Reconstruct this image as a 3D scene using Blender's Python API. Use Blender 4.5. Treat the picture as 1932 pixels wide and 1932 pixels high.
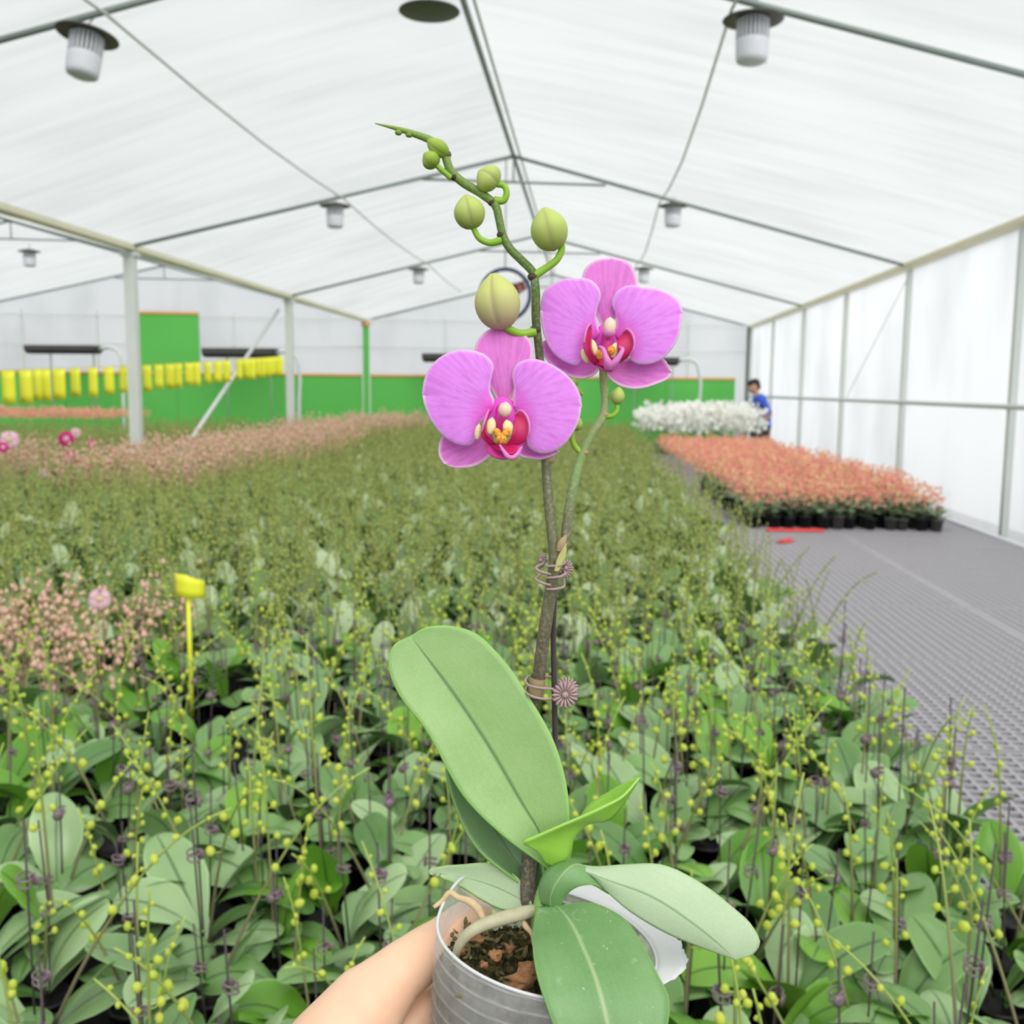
import bpy, math, random
import numpy as np
from mathutils import Vector, Matrix
random.seed(7); rng = np.random.default_rng(11)
scene = bpy.context.scene
for o in list(bpy.data.objects): bpy.data.objects.remove(o)
COL = scene.collection

# ------------------------------------------------------------------ camera
f = 1900.0; CAMH = 1.6; RHO = math.radians(0.5)
a_, b_ = (1112-966)/f, (966-735)/f
c_, s_ = math.cos(RHO), math.sin(RHO)
ar, br = a_*c_-b_*s_, a_*s_+b_*c_
TH = math.atan(br); PS = math.atan(ar*math.cos(TH))
Fw = np.array([-math.sin(PS)*math.cos(TH), math.cos(PS)*math.cos(TH), -math.sin(TH)])
R0 = np.array([math.cos(PS), math.sin(PS), 0.0]); U0 = np.cross(R0, Fw)
Rt = c_*R0+s_*U0; Up = c_*U0-s_*R0
CP = np.array([0, 0, CAMH])
cam = bpy.data.cameras.new('camera'); camo = bpy.data.objects.new('camera', cam); COL.objects.link(camo)
cam.sensor_width = 36; cam.lens = 36*f/1932
M = Matrix(((Rt[0], Up[0], -Fw[0], CP[0]), (Rt[1], Up[1], -Fw[1], CP[1]), (Rt[2], Up[2], -Fw[2], CP[2]), (0, 0, 0, 1)))
camo.matrix_world = M
cam.clip_start = 0.02; cam.clip_end = 200
D0 = 0.42
cam.dof.use_dof = True; cam.dof.focus_distance = D0; cam.dof.aperture_fstop = 19.0
scene.camera = camo
# ------------------------------------------------------------------ sky light (bright overcast)
w = bpy.data.worlds.new('overcast'); scene.world = w; w.use_nodes = True
bg = w.node_tree.nodes['Background']; bg.inputs[0].default_value = (0.96, 0.985, 1.0, 1); bg.inputs[1].default_value = 0.85
sun = bpy.data.lights.new('fill_sun', 'SUN'); sun.energy = 4.2; sun.angle = math.radians(50); sun.color = (1, .98, .95)  # soft sun added behind the camera to brighten surfaces facing it
suno = bpy.data.objects.new('fill_sun', sun); COL.objects.link(suno); suno.rotation_euler = (math.radians(48), 0, math.radians(25))
vs = scene.view_settings
vs.view_transform = 'Standard'; vs.look = 'None'; vs.gamma = 1; vs.use_curve_mapping = False
vs.exposure = 0.05

# ------------------------------------------------------------------ helpers
def ray(x, y): return Fw+(x-966)/f*Rt-(y-966)/f*Up
def P(x, y, d): return CP+d*ray(x, y)
def on(ax, x, y, v):
    d = ray(x, y); return CP+d*((v-CP[ax])/d[ax])
def proj(p):
    q = np.asarray(p)-CP; w_ = q@Fw
    return 966+f*(q@Rt)/w_, 966-f*(q@Up)/w_, w_
S = D0/f
def Q(p):                      # foreground: pixel of the photo + depth step
    return P(p[0], p[1], D0+(p[2] if len(p) > 2 else 0)*S)

WO = {}                        # world origin of each object (translation only)
def reg(o, origin, parent):
    COL.objects.link(o)
    origin = np.asarray(origin, float); WO[o.name] = origin
    if parent is not None:
        o.parent = parent; o.location = origin-WO[parent.name]
    else: o.location = origin
    return o
def tag(o, label=None, cat=None, group=None, kind=None):
    if label: o['label'] = label
    if cat: o['category'] = cat
    if group: o['group'] = group
    if kind: o['kind'] = kind
    return o
def empty(name, loc, label=None, cat=None, group=None, kind=None, parent=None):
    o = bpy.data.objects.new(name, None); o.empty_display_size = .05
    reg(o, loc, parent); return tag(o, label, cat, group, kind)
def mesh(name, V, F, mats, smooth=True, uv=None, attrs=None, midx=None):
    me = bpy.data.meshes.new(name)
    me.from_pydata([tuple(map(float, v)) for v in V], [], [tuple(map(int, q)) for q in F])
    for m in (mats if isinstance(mats, (list, tuple)) else [mats]): me.materials.append(m)
    if smooth: me.polygons.foreach_set('use_smooth', np.ones(len(me.polygons), bool))
    if midx is not None: me.polygons.foreach_set('material_index', np.asarray(midx, np.int32))
    if uv is not None:
        l = me.uv_layers.new(name='UVMap'); vi = np.empty(len(me.loops), np.int32); me.loops.foreach_get('vertex_index', vi)
        l.data.foreach_set('uv', np.asarray(uv, np.float32)[vi].ravel())
    if attrs:
        for k, v in attrs.items():
            at = me.attributes.new(k, 'FLOAT', 'POINT'); at.data.foreach_set('value', np.asarray(v, np.float32))
    me.update(); return me
def obj(name, V, F, mat, parent=None, origin=None, **kw):
    V = np.asarray(V, float)
    if origin is None: origin = WO[parent.name] if parent is not None else V.mean(0)
    me = mesh(name, V-np.asarray(origin), F, mat, **kw)
    return reg(bpy.data.objects.new(name, me), origin, parent)
def trimesh(name, V, T, mats, midx):
    me = bpy.data.meshes.new(name); n = len(T)
    me.vertices.add(len(V)); me.vertices.foreach_set('co', np.asarray(V, np.float32).ravel())
    me.loops.add(3*n); me.loops.foreach_set('vertex_index', np.asarray(T, np.int32).ravel())
    me.polygons.add(n); me.polygons.foreach_set('loop_start', np.arange(0, 3*n, 3, dtype=np.int32))
    me.polygons.foreach_set('loop_total', np.full(n, 3, np.int32))
    me.polygons.foreach_set('use_smooth', np.ones(n, bool))
    me.polygons.foreach_set('material_index', np.asarray(midx, np.int32))
    for m in mats: me.materials.append(m)
    me.update(); me.validate(); return me

# geometry pieces: each returns (V, F)
def box(c, h, ax=None):
    A = np.eye(3) if ax is None else np.asarray(ax)
    V = [np.asarray(c)+sx*h[0]*A[0]+sy*h[1]*A[1]+sz*h[2]*A[2] for sx in (-1, 1) for sy in (-1, 1) for sz in (-1, 1)]
    return np.array(V), [(0, 1, 3, 2), (4, 6, 7, 5), (0, 4, 5, 1), (2, 3, 7, 6), (0, 2, 6, 4), (1, 5, 7, 3)]
def boxb(x0, x1, y0, y1, z0, z1): return box(((x0+x1)/2, (y0+y1)/2, (z0+z1)/2), ((x1-x0)/2, (y1-y0)/2, (z1-z0)/2))
def join(parts):
    V = []; F = []; n = 0
    for v, fc in parts:
        V.append(np.asarray(v, float)); F += [tuple(i+n for i in q) for q in fc]; n += len(v)
    return np.vstack(V), F
def frame(t):
    t = t/np.linalg.norm(t); u = np.cross(t, [0, 0, 1.0])
    if np.linalg.norm(u) < 1e-3: u = np.cross(t, [1.0, 0, 0])
    u /= np.linalg.norm(u); return t, u, np.cross(t, u)
def tube(pts, rad, ns=8, caps=True):
    pts = np.asarray(pts, float); n = len(pts); rad = np.broadcast_to(np.asarray(rad, float), (n,))
    T = np.gradient(pts, axis=0); V = []; F = []
    _, u, _ = frame(T[0])
    for i in range(n):
        t = T[i]/np.linalg.norm(T[i]); u = u-t*(u@t); u /= np.linalg.norm(u); v = np.cross(t, u)
        for k in range(ns):
            a = 2*math.pi*k/ns; V.append(pts[i]+rad[i]*(math.cos(a)*u+math.sin(a)*v))
    for i in range(n-1):
        for k in range(ns):
            F.append((i*ns+k, i*ns+(k+1) % ns, (i+1)*ns+(k+1) % ns, (i+1)*ns+k))
    if caps: F.append(tuple(range(ns-1, -1, -1))); F.append(tuple((n-1)*ns+k for k in range(ns)))
    return np.array(V), F
def lathe(c, axis, prof, ns=24, rfun=None, closed=True):
    t, u, v = frame(np.asarray(axis, float)); V = []; F = []; n = len(prof)
    for i, (r, h) in enumerate(prof):
        for k in range(ns):
            a = 2*math.pi*k/ns; rr = r if rfun is None else rfun(r, h, a, i)
            V.append(np.asarray(c)+t*h+rr*(math.cos(a)*u+math.sin(a)*v))
    for i in range(n-1):
        for k in range(ns): F.append((i*ns+k, i*ns+(k+1) % ns, (i+1)*ns+(k+1) % ns, (i+1)*ns+k))
    if closed: F.append(tuple(range(ns-1, -1, -1))); F.append(tuple((n-1)*ns+k for k in range(ns)))
    return np.array(V), F
def resample(pts, n, ease=False):
    p = np.asarray([tuple(q)+(0,)*(3-len(q)) for q in pts], float)
    d = np.r_[0, np.cumsum(np.linalg.norm(np.diff(p, axis=0), axis=1))]
    d /= d[-1]; m = np.gradient(p, d, axis=0) if len(p) > 2 else np.repeat((p[1]-p[0])[None], 2, 0)
    s = np.linspace(0, 1, n)
    if ease: s = .5-.5*np.cos(math.pi*s)
    o = np.empty((n, 3))
    for i, t in enumerate(s):
        k = min(max(np.searchsorted(d, t)-1, 0), len(p)-2); h = d[k+1]-d[k]; x = (t-d[k])/h
        o[i] = (2*x**3-3*x**2+1)*p[k]+(x**3-2*x**2+x)*h*m[k]+(-2*x**3+3*x**2)*p[k+1]+(x**3-x**2)*h*m[k+1]
    return o
def smooth_tube(pts, r, ns=10, n=None, px=True):
    n = n or 4*len(pts)
    q = resample([p[:3] for p in pts], n); rr = np.interp(np.linspace(0, 1, n), np.linspace(0, 1, len(r)) if np.ndim(r) else [0, 1], r if np.ndim(r) else [r, r])
    if px:
        W = np.array([Q(p) for p in q]); return tube(W, rr*S, ns)
    return tube(q, rr, ns)
def blade(mid, left, right, nu=26, nv=14, bulge=0.0, ruffle=0.0, seed=0, ease=True, wave=0.0):
    Lp, Mp, Rp = resample(left, nu, ease), resample(mid, nu, ease), resample(right, nu, ease)
    V = []; UV = []; rs = np.random.default_rng(seed); ph = rs.uniform(0, 6.28, 4)
    for i in range(nu):
        u = i/(nu-1)
        for j in range(nv+1):
            v = -1+2*j/nv; E_ = Lp[i] if v < 0 else Rp[i]
            q = Mp[i]+(E_-Mp[i])*abs(v)
            q = q.copy(); q[2] += bulge*(1-v*v)*math.sin(math.pi*min(1, u*1.0)**.8)
            if ruffle: q[2] += ruffle*abs(v)**2*math.sin(u*9+ph[0]+(2 if v > 0 else 0))+ruffle*.6*u*math.sin(v*4+ph[1])
            V.append(Q(q)); UV.append((u, (v+1)/2))
    n = nv+1
    F = [(i*n+j, i*n+j+1, (i+1)*n+j+1, (i+1)*n+j) for i in range(nu-1) for j in range(nv)]
    bnd = np.vstack([Lp, Rp])[:, :2]
    V = np.array(V)
    B3 = np.vstack([[Q(q) for q in Lp], [Q(q) for q in Rp]])
    edge = np.array([np.sqrt(((B3-p)**2).sum(1)).min() for p in V])*1000
    return V, F, np.array(UV), edge
def solidify(o, t, off=0):
    m = o.modifiers.new('thickness', 'SOLIDIFY'); m.thickness = t; m.offset = off; return o
def subsurf(o, n=1):
    m = o.modifiers.new('smooth', 'SUBSURF'); m.levels = n; m.render_levels = n; return o

# ------------------------------------------------------------------ materials
def srgb(r, g, b): return tuple(((x/255)/12.92 if x/255 <= .04045 else ((x/255+.055)/1.055)**2.4) for x in (r, g, b))+(1,)
class NT:
    def __init__(s, name):
        s.m = bpy.data.materials.new(name); s.m.use_nodes = True; s.t = s.m.node_tree; s.b = s.t.nodes['Principled BSDF']; s.out = s.t.nodes['Material Output']
    def n(s, typ, **kw):
        x = s.t.nodes.new(typ)
        for k, v in kw.items():
            if k.startswith('i_'): x.inputs[int(k[2:])].default_value = v
            else: setattr(x, k, v)
        return x
    def l(s, a, b): s.t.links.new(a, b)
    def mix(s, fac, A, B, blend='MIX'):
        x = s.n('ShaderNodeMix', data_type='RGBA', blend_type=blend)
        for i, v in ((0, fac), (6, A), (7, B)):
            if hasattr(v, 'is_output'): s.l(v, x.inputs[i])
            else: x.inputs[i].default_value = v
        return x.outputs[2]
    def math(s, op, a, b=0.0, c=None, clamp=False):
        x = s.n('ShaderNodeMath', operation=op, use_clamp=clamp)
        for i, v in enumerate((a, b) if c is None else (a, b, c)):
            if hasattr(v, 'is_output'): s.l(v, x.inputs[i])
            else: x.inputs[i].default_value = v
        return x.outputs[0]
    def ramp(s, fac, stops, interp='LINEAR'):
        x = s.n('ShaderNodeValToRGB'); e = x.color_ramp; e.interpolation = interp
        while len(e.elements) < len(stops): e.elements.new(.5)
        for q, (p, c) in zip(e.elements, stops): q.position = p; q.color = c
        s.l(fac, x.inputs[0]); return x.outputs[0]
    def noise(s, scale=(1, 1, 1), sc=5, detail=3, coord='Object', rough=.55):
        tc = s.n('ShaderNodeTexCoord'); mp = s.n('ShaderNodeMapping'); mp.inputs['Scale'].default_value = scale
        s.l(tc.outputs[coord], mp.inputs[0]); nz = s.n('ShaderNodeTexNoise'); nz.inputs['Scale'].default_value = sc
        nz.inputs['Detail'].default_value = detail; nz.inputs['Roughness'].default_value = rough; s.l(mp.outputs[0], nz.inputs['Vector']); return nz.outputs[0]
    def bump(s, h, strength=.3, dist=.001):
        b = s.n('ShaderNodeBump'); b.inputs['Strength'].default_value = strength; b.inputs['Distance'].default_value = dist
        s.l(h, b.inputs['Height']); s.l(b.outputs[0], s.b.inputs['Normal'])
    def set(s, rough=.5, spec=.4, color=None):
        s.b.inputs['Roughness'].default_value = rough; s.b.inputs['Specular IOR Level'].default_value = spec
        if color is not None:
            if hasattr(color, 'is_output'): s.l(color, s.b.inputs['Base Color'])
            else: s.b.inputs['Base Color'].default_value = color
    def translucent(s, color, amt):
        t = s.n('ShaderNodeBsdfTranslucent'); mx = s.n('ShaderNodeMixShader'); mx.inputs[0].default_value = amt
        if hasattr(color, 'is_output'): s.l(color, t.inputs[0])
        else: t.inputs[0].default_value = color
        s.l(s.b.outputs[0], mx.inputs[1]); s.l(t.outputs[0], mx.inputs[2]); s.l(mx.outputs[0], s.out.inputs[0])
def plain(name, c, rough=.5, var=.12, sc=30, spec=.4, metal=0, trans=0):
    k = NT(name); c2 = tuple(min(1, x*(1-var)) for x in c[:3])+(1,); c3 = tuple(min(1, x*(1+var)) for x in c[:3])+(1,)
    nz = k.noise(sc=sc); col = k.mix(nz, c2, c3); k.set(rough, spec, col); k.b.inputs['Metallic'].default_value = metal
    if trans: k.translucent(col, trans)
    return k.m
def instvar(name, c1, c2, rough=.5, trans=.0, spec=.35, sc=20):   # colour varies from one instance to the next
    k = NT(name); oi = k.n('ShaderNodeObjectInfo'); nz = k.noise(sc=sc)
    fac = k.math('MULTIPLY_ADD', oi.outputs['Random'], .6, k.math('MULTIPLY', nz, .5))
    col = k.mix(fac, c1, c2); k.set(rough, spec, col)
    if trans: k.translucent(col, trans)
    return k.m
def benchleaf(name, c1, c2, rough, trans, spec):
    k = NT(name); oi = k.n('ShaderNodeObjectInfo'); nz = k.noise(sc=14); uv = k.n('ShaderNodeUVMap'); sp = k.n('ShaderNodeSeparateXYZ'); k.l(uv.outputs[0], sp.inputs[0])
    av = k.math('ABSOLUTE', k.math('SUBTRACT', sp.outputs[1], .5))
    col = k.mix(k.math('MULTIPLY_ADD', oi.outputs['Random'], .75, k.math('MULTIPLY', nz, .4)), c1, c2)
    col = k.mix(k.math('SUBTRACT', 1, k.math('DIVIDE', av, .045), None, True), col, tuple(x*.45 for x in c1[:3])+(1,))
    col = k.mix(k.math('MULTIPLY', k.math('MULTIPLY_ADD', av, 14, -6.2, True), .5), col, tuple(min(1, x*1.5) for x in c2[:3])+(1,))
    k.set(rough, spec, col); k.translucent(col, trans); return k.m
def leafmat(name, c1, c2, rib, edge, rough=.42, trans=.12, spots=False, spec=.45, ribw=.018):
    k = NT(name); uv = k.n('ShaderNodeUVMap'); sp = k.n('ShaderNodeSeparateXYZ'); k.l(uv.outputs[0], sp.inputs[0])
    av = k.math('ABSOLUTE', k.math('SUBTRACT', sp.outputs[1], .5))
    nz = k.noise(sc=45, detail=4); nf = k.noise(sc=900, detail=2)
    col = k.mix(k.math('MULTIPLY_ADD', nz, 1.6, -.3, True), c1, c2)
    col = k.mix(k.math('MULTIPLY', nf, .22), col, tuple(min(1, x*1.9) for x in c2[:3])+(1,))
    st = k.noise(scale=(1, 26, 1), sc=3, detail=3, coord='UV'); col = k.mix(k.math('MULTIPLY_ADD', st, .5, -.12, True), col, tuple(x*.8 for x in c1[:3])+(1,))
    if spots:
        wn = k.n('ShaderNodeTexVoronoi', feature='F1'); wn.inputs['Scale'].default_value = 95; tc = k.n('ShaderNodeTexCoord'); k.l(tc.outputs['Object'], wn.inputs['Vector'])
        ring = k.math('SUBTRACT', 1, k.math('MULTIPLY', k.math('ABSOLUTE', k.math('SUBTRACT', wn.outputs[0], .28)), 14), None, True)
        gate = k.math('GREATER_THAN', k.noise(sc=60), .56)
        col = k.mix(k.math('MULTIPLY', k.math('MULTIPLY', ring, gate), .2), col, srgb(200, 215, 195))
        dust = k.math('GREATER_THAN', k.noise(sc=520, detail=1), .76); col = k.mix(k.math('MULTIPLY', dust, .5), col, srgb(205, 220, 200))
    ribf = k.math('LESS_THAN', av, ribw); ribs = k.math('SUBTRACT', 1, k.math('DIVIDE', av, ribw*1.6), None, True)
    col = k.mix(k.math('MULTIPLY', ribs, .85), col, rib)
    ed = k.n('ShaderNodeAttribute', attribute_name='edge')
    ef = k.math('SUBTRACT', 1, k.math('DIVIDE', ed.outputs['Fac'], 1.1), None, True)
    col = k.mix(k.math('MULTIPLY', ef, .75), col, edge)
    k.set(rough, spec, col); k.bump(nf, .18, .0004); k.translucent(col, trans); return k.m
def petalmat(name, main, deep, veinc):
    k = NT(name); ed = k.n('ShaderNodeAttribute', attribute_name='edge'); rd = k.n('ShaderNodeAttribute', attribute_name='rad')
    col = k.ramp(rd.outputs['Fac'], [(0.0, deep), (.26, deep), (.56, main), (1, tuple(min(1, x*1.06) for x in main[:3])+(1,))])
    an = k.n('ShaderNodeAttribute', attribute_name='ang'); cx = k.n('ShaderNodeCombineXYZ'); k.l(k.math('MULTIPLY', an.outputs['Fac'], 13.0), cx.inputs[0]); k.l(k.math('MULTIPLY', rd.outputs['Fac'], 3.2), cx.inputs[1])
    vz = k.n('ShaderNodeTexNoise'); vz.inputs['Scale'].default_value = 1.3; vz.inputs['Detail'].default_value = 3.5; k.l(cx.outputs[0], vz.inputs['Vector']); vn = vz.outputs[0]
    col = k.mix(k.math('MULTIPLY_ADD', vn, 2.6, -1.15, True), col, veinc)
    nz = k.noise(sc=320, detail=3); col = k.mix(k.math('MULTIPLY', nz, .28), col, srgb(255, 205, 252))
    ef = k.math('SUBTRACT', 1, k.math('DIVIDE', ed.outputs['Fac'], 1.5), None, True)
    col = k.mix(k.math('MULTIPLY', ef, .95), col, srgb(255, 244, 250))
    k.set(.5, .25, col); k.bump(vn, .25, .0006); k.translucent(col, .3); return k.m
MT = {}
def setup_mats():
    m = MT
    m['leaf'] = leafmat('orchid_leaf', srgb(132, 176, 96), srgb(164, 198, 132), srgb(66, 104, 54), srgb(160, 222, 104))
    m['leaf_pale'] = leafmat('orchid_leaf_pale', srgb(176, 204, 158), srgb(194, 216, 178), srgb(112, 150, 100), srgb(180, 218, 140), rough=.55)
    m['leaf_shaded'] = leafmat('orchid_leaf_shaded', srgb(96, 132, 84), srgb(116, 150, 102), srgb(60, 96, 54), srgb(150, 200, 106))  # shade on the leaf behind the big one, put into a darker green
    m['leaf_front'] = leafmat('orchid_leaf_front', srgb(100, 146, 86), srgb(130, 170, 110), srgb(180, 200, 150), srgb(146, 196, 106), spots=True, rough=.4)
    m['leaf_young'] = leafmat('orchid_leaf_young', srgb(142, 206, 64), srgb(172, 222, 92), srgb(150, 206, 80), srgb(190, 238, 120), trans=.25)
    m['petal'] = petalmat('orchid_petal', srgb(240, 150, 252), srgb(246, 70, 222), srgb(224, 112, 232))
    m['sepal'] = petalmat('orchid_sepal', srgb(234, 128, 222), srgb(222, 90, 176), srgb(206, 88, 184))
    m['lip'] = plain('lip_crimson', srgb(206, 34, 100), .45, .12, 60, trans=.12)
    m['heart'] = plain('flower_heart', srgb(238, 80, 214), .5, .08, 80, trans=.15)
    m['lip_rim'] = plain('lip_pink', srgb(236, 140, 214), .45, .1, 90, trans=.15)
    m['lip_mag'] = plain('lip_magenta', srgb(232, 66, 168), .45, .12, 80, trans=.15)
    m['cream'] = plain('lip_cream', srgb(240, 226, 166), .45, .08, 300)
    k = NT('callus_spotted'); nz = k.noise(sc=1300, detail=2)
    k.set(.45, .4, k.ramp(nz, [(0, srgb(176, 84, 30)), (.44, srgb(214, 128, 40)), (.54, srgb(244, 176, 58)), (1, srgb(250, 190, 70))])); m['callus'] = k.m
    m['anther'] = plain('anther_cap', srgb(250, 218, 194), .4, .1, 200, trans=.1)
    k = NT('spike_stem'); at = k.n('ShaderNodeAttribute', attribute_name='tt'); nz = k.noise(sc=700, detail=2)
    col = k.ramp(at.outputs['Fac'], [(0, srgb(86, 76, 66)), (.30, srgb(98, 90, 74)), (.44, srgb(108, 112, 78)), (.66, srgb(74, 84, 44)), (.74, srgb(80, 112, 44)), (.9, srgb(112, 146, 56)), (1, srgb(130, 172, 62))])
    col = k.mix(k.math('MULTIPLY_ADD', nz, 2, -.9, True), col, srgb(160, 152, 124)); k.set(.5, .35, col); m['spike'] = k.m
    k = NT('branch_stem'); at = k.n('ShaderNodeAttribute', attribute_name='tt'); nz = k.noise(sc=700, detail=2)
    col = k.ramp(at.outputs['Fac'], [(0, srgb(106, 92, 84)), (.22, srgb(112, 112, 84)), (.45, srgb(126, 160, 92)), (.75, srgb(140, 156, 96)), (1, srgb(126, 144, 76))])
    col = k.mix(k.math('MULTIPLY_ADD', nz, 2, -.9, True), col, srgb(176, 176, 138)); k.set(.5, .35, col); m['branch'] = k.m
    m['node'] = plain('stem_node', srgb(70, 62, 48), .6, .2, 400)
    m['bract'] = plain('dry_bract', srgb(170, 150, 112), .6, .2, 300)
    m['bract_green'] = plain('bract_green', srgb(206, 208, 128), .55, .12, 300, trans=.1)
    m['pedicel'] = plain('pedicel', srgb(150, 196, 58), .45, .1, 200, trans=.1)
    for nm, c0, c1 in (('bud_large', srgb(206, 188, 150), srgb(212, 218, 130)), ('bud_mid', srgb(168, 186, 96), srgb(198, 214, 118)), ('bud_small', srgb(140, 172, 60), srgb(172, 200, 84))):
        k = NT(nm); at = k.n('ShaderNodeAttribute', attribute_name='tt'); col = k.ramp(at.outputs['Fac'], [(.1, c0), (.7, c1), (1, c1)])
        gr = k.n('ShaderNodeAttribute', attribute_name='groove'); col = k.mix(k.math('MULTIPLY', gr.outputs['Fac'], .5), col, srgb(150, 128, 104)); k.set(.5, .3, col); k.translucent(col, .12); m[nm] = k.m
    m['bud_tiny'] = plain('bud_tiny', srgb(158, 204, 64), .45, .1, 200, trans=.12)
    m['stake'] = plain('stake_brown', srgb(72, 60, 62), .4, .15, 200)
    m['clip'] = plain('clip_brown', srgb(168, 142, 140), .32, .08, 200, spec=.6)
    m['clip_dark'] = plain('clip_bench', srgb(124, 106, 112), .32, .1, 200, spec=.6)
    m['root'] = plain('aerial_root', srgb(186, 182, 152), .6, .22, 240)
    m['root_dry'] = plain('dry_root', srgb(212, 186, 146), .7, .2, 300)
    m['moss'] = None
    k = NT('potting_moss'); nz = k.noise(sc=260, detail=5, rough=.7)
    k.set(.85, .15, k.ramp(nz, [(0, srgb(22, 22, 14)), (.42, srgb(44, 46, 28)), (.56, srgb(96, 88, 54)), (.68, srgb(140, 118, 76)), (1, srgb(170, 140, 96))])); k.bump(nz, .8, .003); m['moss'] = k.m
    m['chip'] = plain('bark_chip', srgb(160, 116, 78), .9, .75, 420)
    m['strand'] = plain('moss_strand', srgb(116, 106, 68), .8, .4, 300)
    # translucent plastic pot
    k = NT('pot_plastic'); nz = k.noise(sc=140, detail=4); rgn = k.n('ShaderNodeAttribute', attribute_name='ring'); k.set(.25, .5, srgb(250, 250, 250))
    k.translucent(srgb(252, 252, 252), .55); mx0 = k.out.inputs[0].links[0].from_node
    tr = k.n('ShaderNodeBsdfTransparent'); tr.inputs[0].default_value = (.98, .98, .98, 1); mx = k.n('ShaderNodeMixShader')
    k.l(k.math('SUBTRACT', k.math('MULTIPLY_ADD', nz, -.35, .88), k.math('MULTIPLY', rgn.outputs['Fac'], .45), None, True), mx.inputs[0]); k.l(mx0.outputs[0], mx.inputs[1]); k.l(tr.outputs[0], mx.inputs[2]); k.l(mx.outputs[0], k.out.inputs[0]); m['pot'] = k.m
    m['pot_rim'] = plain('pot_rim_plastic', srgb(250, 251, 252), .3, .04, 300, trans=.35)
    k = NT('skin'); nz = k.noise(sc=28, detail=3); nf = k.noise(sc=900, detail=3)
    col = k.mix(k.math('MULTIPLY_ADD', nz, 1.7, -.35, True), srgb(240, 190, 158), srgb(250, 214, 182)); k.set(.45, .35, col)
    k.b.inputs['Subsurface Weight'].default_value = .25; k.b.inputs['Subsurface Radius'].default_value = (.006, .002, .001); k.b.inputs['Subsurface Scale'].default_value = .6; k.bump(nf, .12, .0003); m['skin'] = k.m
    m['nail'] = plain('nail', srgb(244, 206, 192), .25, .03, 50)
    # building
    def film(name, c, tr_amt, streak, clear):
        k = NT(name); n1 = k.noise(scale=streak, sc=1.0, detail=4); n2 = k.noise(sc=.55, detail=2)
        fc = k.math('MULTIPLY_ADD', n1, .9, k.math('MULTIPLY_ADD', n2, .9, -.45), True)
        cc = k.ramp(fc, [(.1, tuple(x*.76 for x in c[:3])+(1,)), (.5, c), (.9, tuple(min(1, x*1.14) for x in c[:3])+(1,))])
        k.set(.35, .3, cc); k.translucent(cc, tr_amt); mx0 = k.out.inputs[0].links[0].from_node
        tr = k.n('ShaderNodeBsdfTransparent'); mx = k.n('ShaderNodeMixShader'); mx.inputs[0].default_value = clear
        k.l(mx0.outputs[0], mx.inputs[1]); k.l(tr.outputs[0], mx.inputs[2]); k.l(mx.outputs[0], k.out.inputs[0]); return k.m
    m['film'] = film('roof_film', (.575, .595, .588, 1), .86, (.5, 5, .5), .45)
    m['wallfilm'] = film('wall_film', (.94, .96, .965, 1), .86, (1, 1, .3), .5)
    m['steel'] = plain('galvanised_steel', srgb(128, 140, 134), .45, .1, 8, metal=.2)
    m['steel_light'] = plain('painted_steel', srgb(206, 212, 208), .45, .06, 6)
    m['gutter'] = plain('gutter_steel', srgb(238, 236, 214), .45, .06, 3, trans=.3)
    m['green'] = plain('green_panel', srgb(88, 182, 78), .6, .06, 1.5)
    m['orange'] = plain('orange_trim', srgb(226, 160, 100), .6, .1, 3)
    m['black'] = plain('black_housing', srgb(54, 54, 52), .5, .2, 5)
    m['white'] = plain('white_plastic', srgb(228, 230, 236), .4, .03, 10, trans=.15)
    m['disc'] = plain('lamp_disc', srgb(92, 92, 84), .45, .25, 20)
    m['yellow'] = plain('sticky_yellow', srgb(252, 255, 70), .35, .05, 10, trans=.2)
    m['blue'] = plain('fan_blue', srgb(30, 46, 86), .45, .1, 20)
    m['redblade'] = plain('fan_red', srgb(110, 36, 30), .45, .1, 20)
    m['benchmesh'] = plain('bench_plastic', srgb(170, 167, 171), .5, .08, 12)
    m['bench_shaded'] = plain('bench_shade', srgb(34, 33, 34), .8, .2, 10)  # near-black colour stands in for the shaded mesh under the plants
    m['floor'] = plain('floor_weedmat', srgb(40, 40, 40), .85, .2, 6)
    m['red'] = plain('red_plastic', srgb(226, 84, 84), .45, .1, 20)
    m['pot_black'] = plain('pot_black', srgb(38, 36, 38), .5, .15, 20)
    m['potg'] = plain('pot_grey', srgb(92, 92, 88), .5, .3, 30)
    # background orchids
    m['o_leaf'] = [benchleaf('bench_leaf_a', srgb(108, 150, 88), srgb(172, 200, 146), .28, .06, .6), benchleaf('bench_leaf_b', srgb(78, 124, 58), srgb(136, 174, 106), .3, .06, .6), benchleaf('bench_leaf_c', srgb(86, 146, 38), srgb(136, 188, 70), .32, .14, .5)]
    k = NT('bench_spike'); at = k.n('ShaderNodeAttribute', attribute_name='tt')
    k.set(.5, .3, k.ramp(at.outputs['Fac'], [(0, srgb(116, 104, 94)), (.4, srgb(140, 136, 96)), (.65, srgb(146, 164, 84)), (1, srgb(176, 196, 100))])); m['o_spike'] = k.m
    m['o_bud'] = instvar('bench_bud', srgb(190, 214, 70), srgb(218, 226, 100), .45, .2)
    m['f_leaf'] = plain('far_leaf', srgb(116, 146, 84), .5, .25, 1.2, trans=.1)
    m['f_leaf2'] = plain('far_leaf_pale', srgb(184, 202, 160), .45, .2, 1.2, trans=.1)
    m['f_spike'] = plain('far_spike', srgb(144, 152, 90), .6, .2, 1.5)
    m['f_bud'] = plain('far_bud', srgb(188, 202, 104), .5, .15, 1.5, trans=.15)
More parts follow.
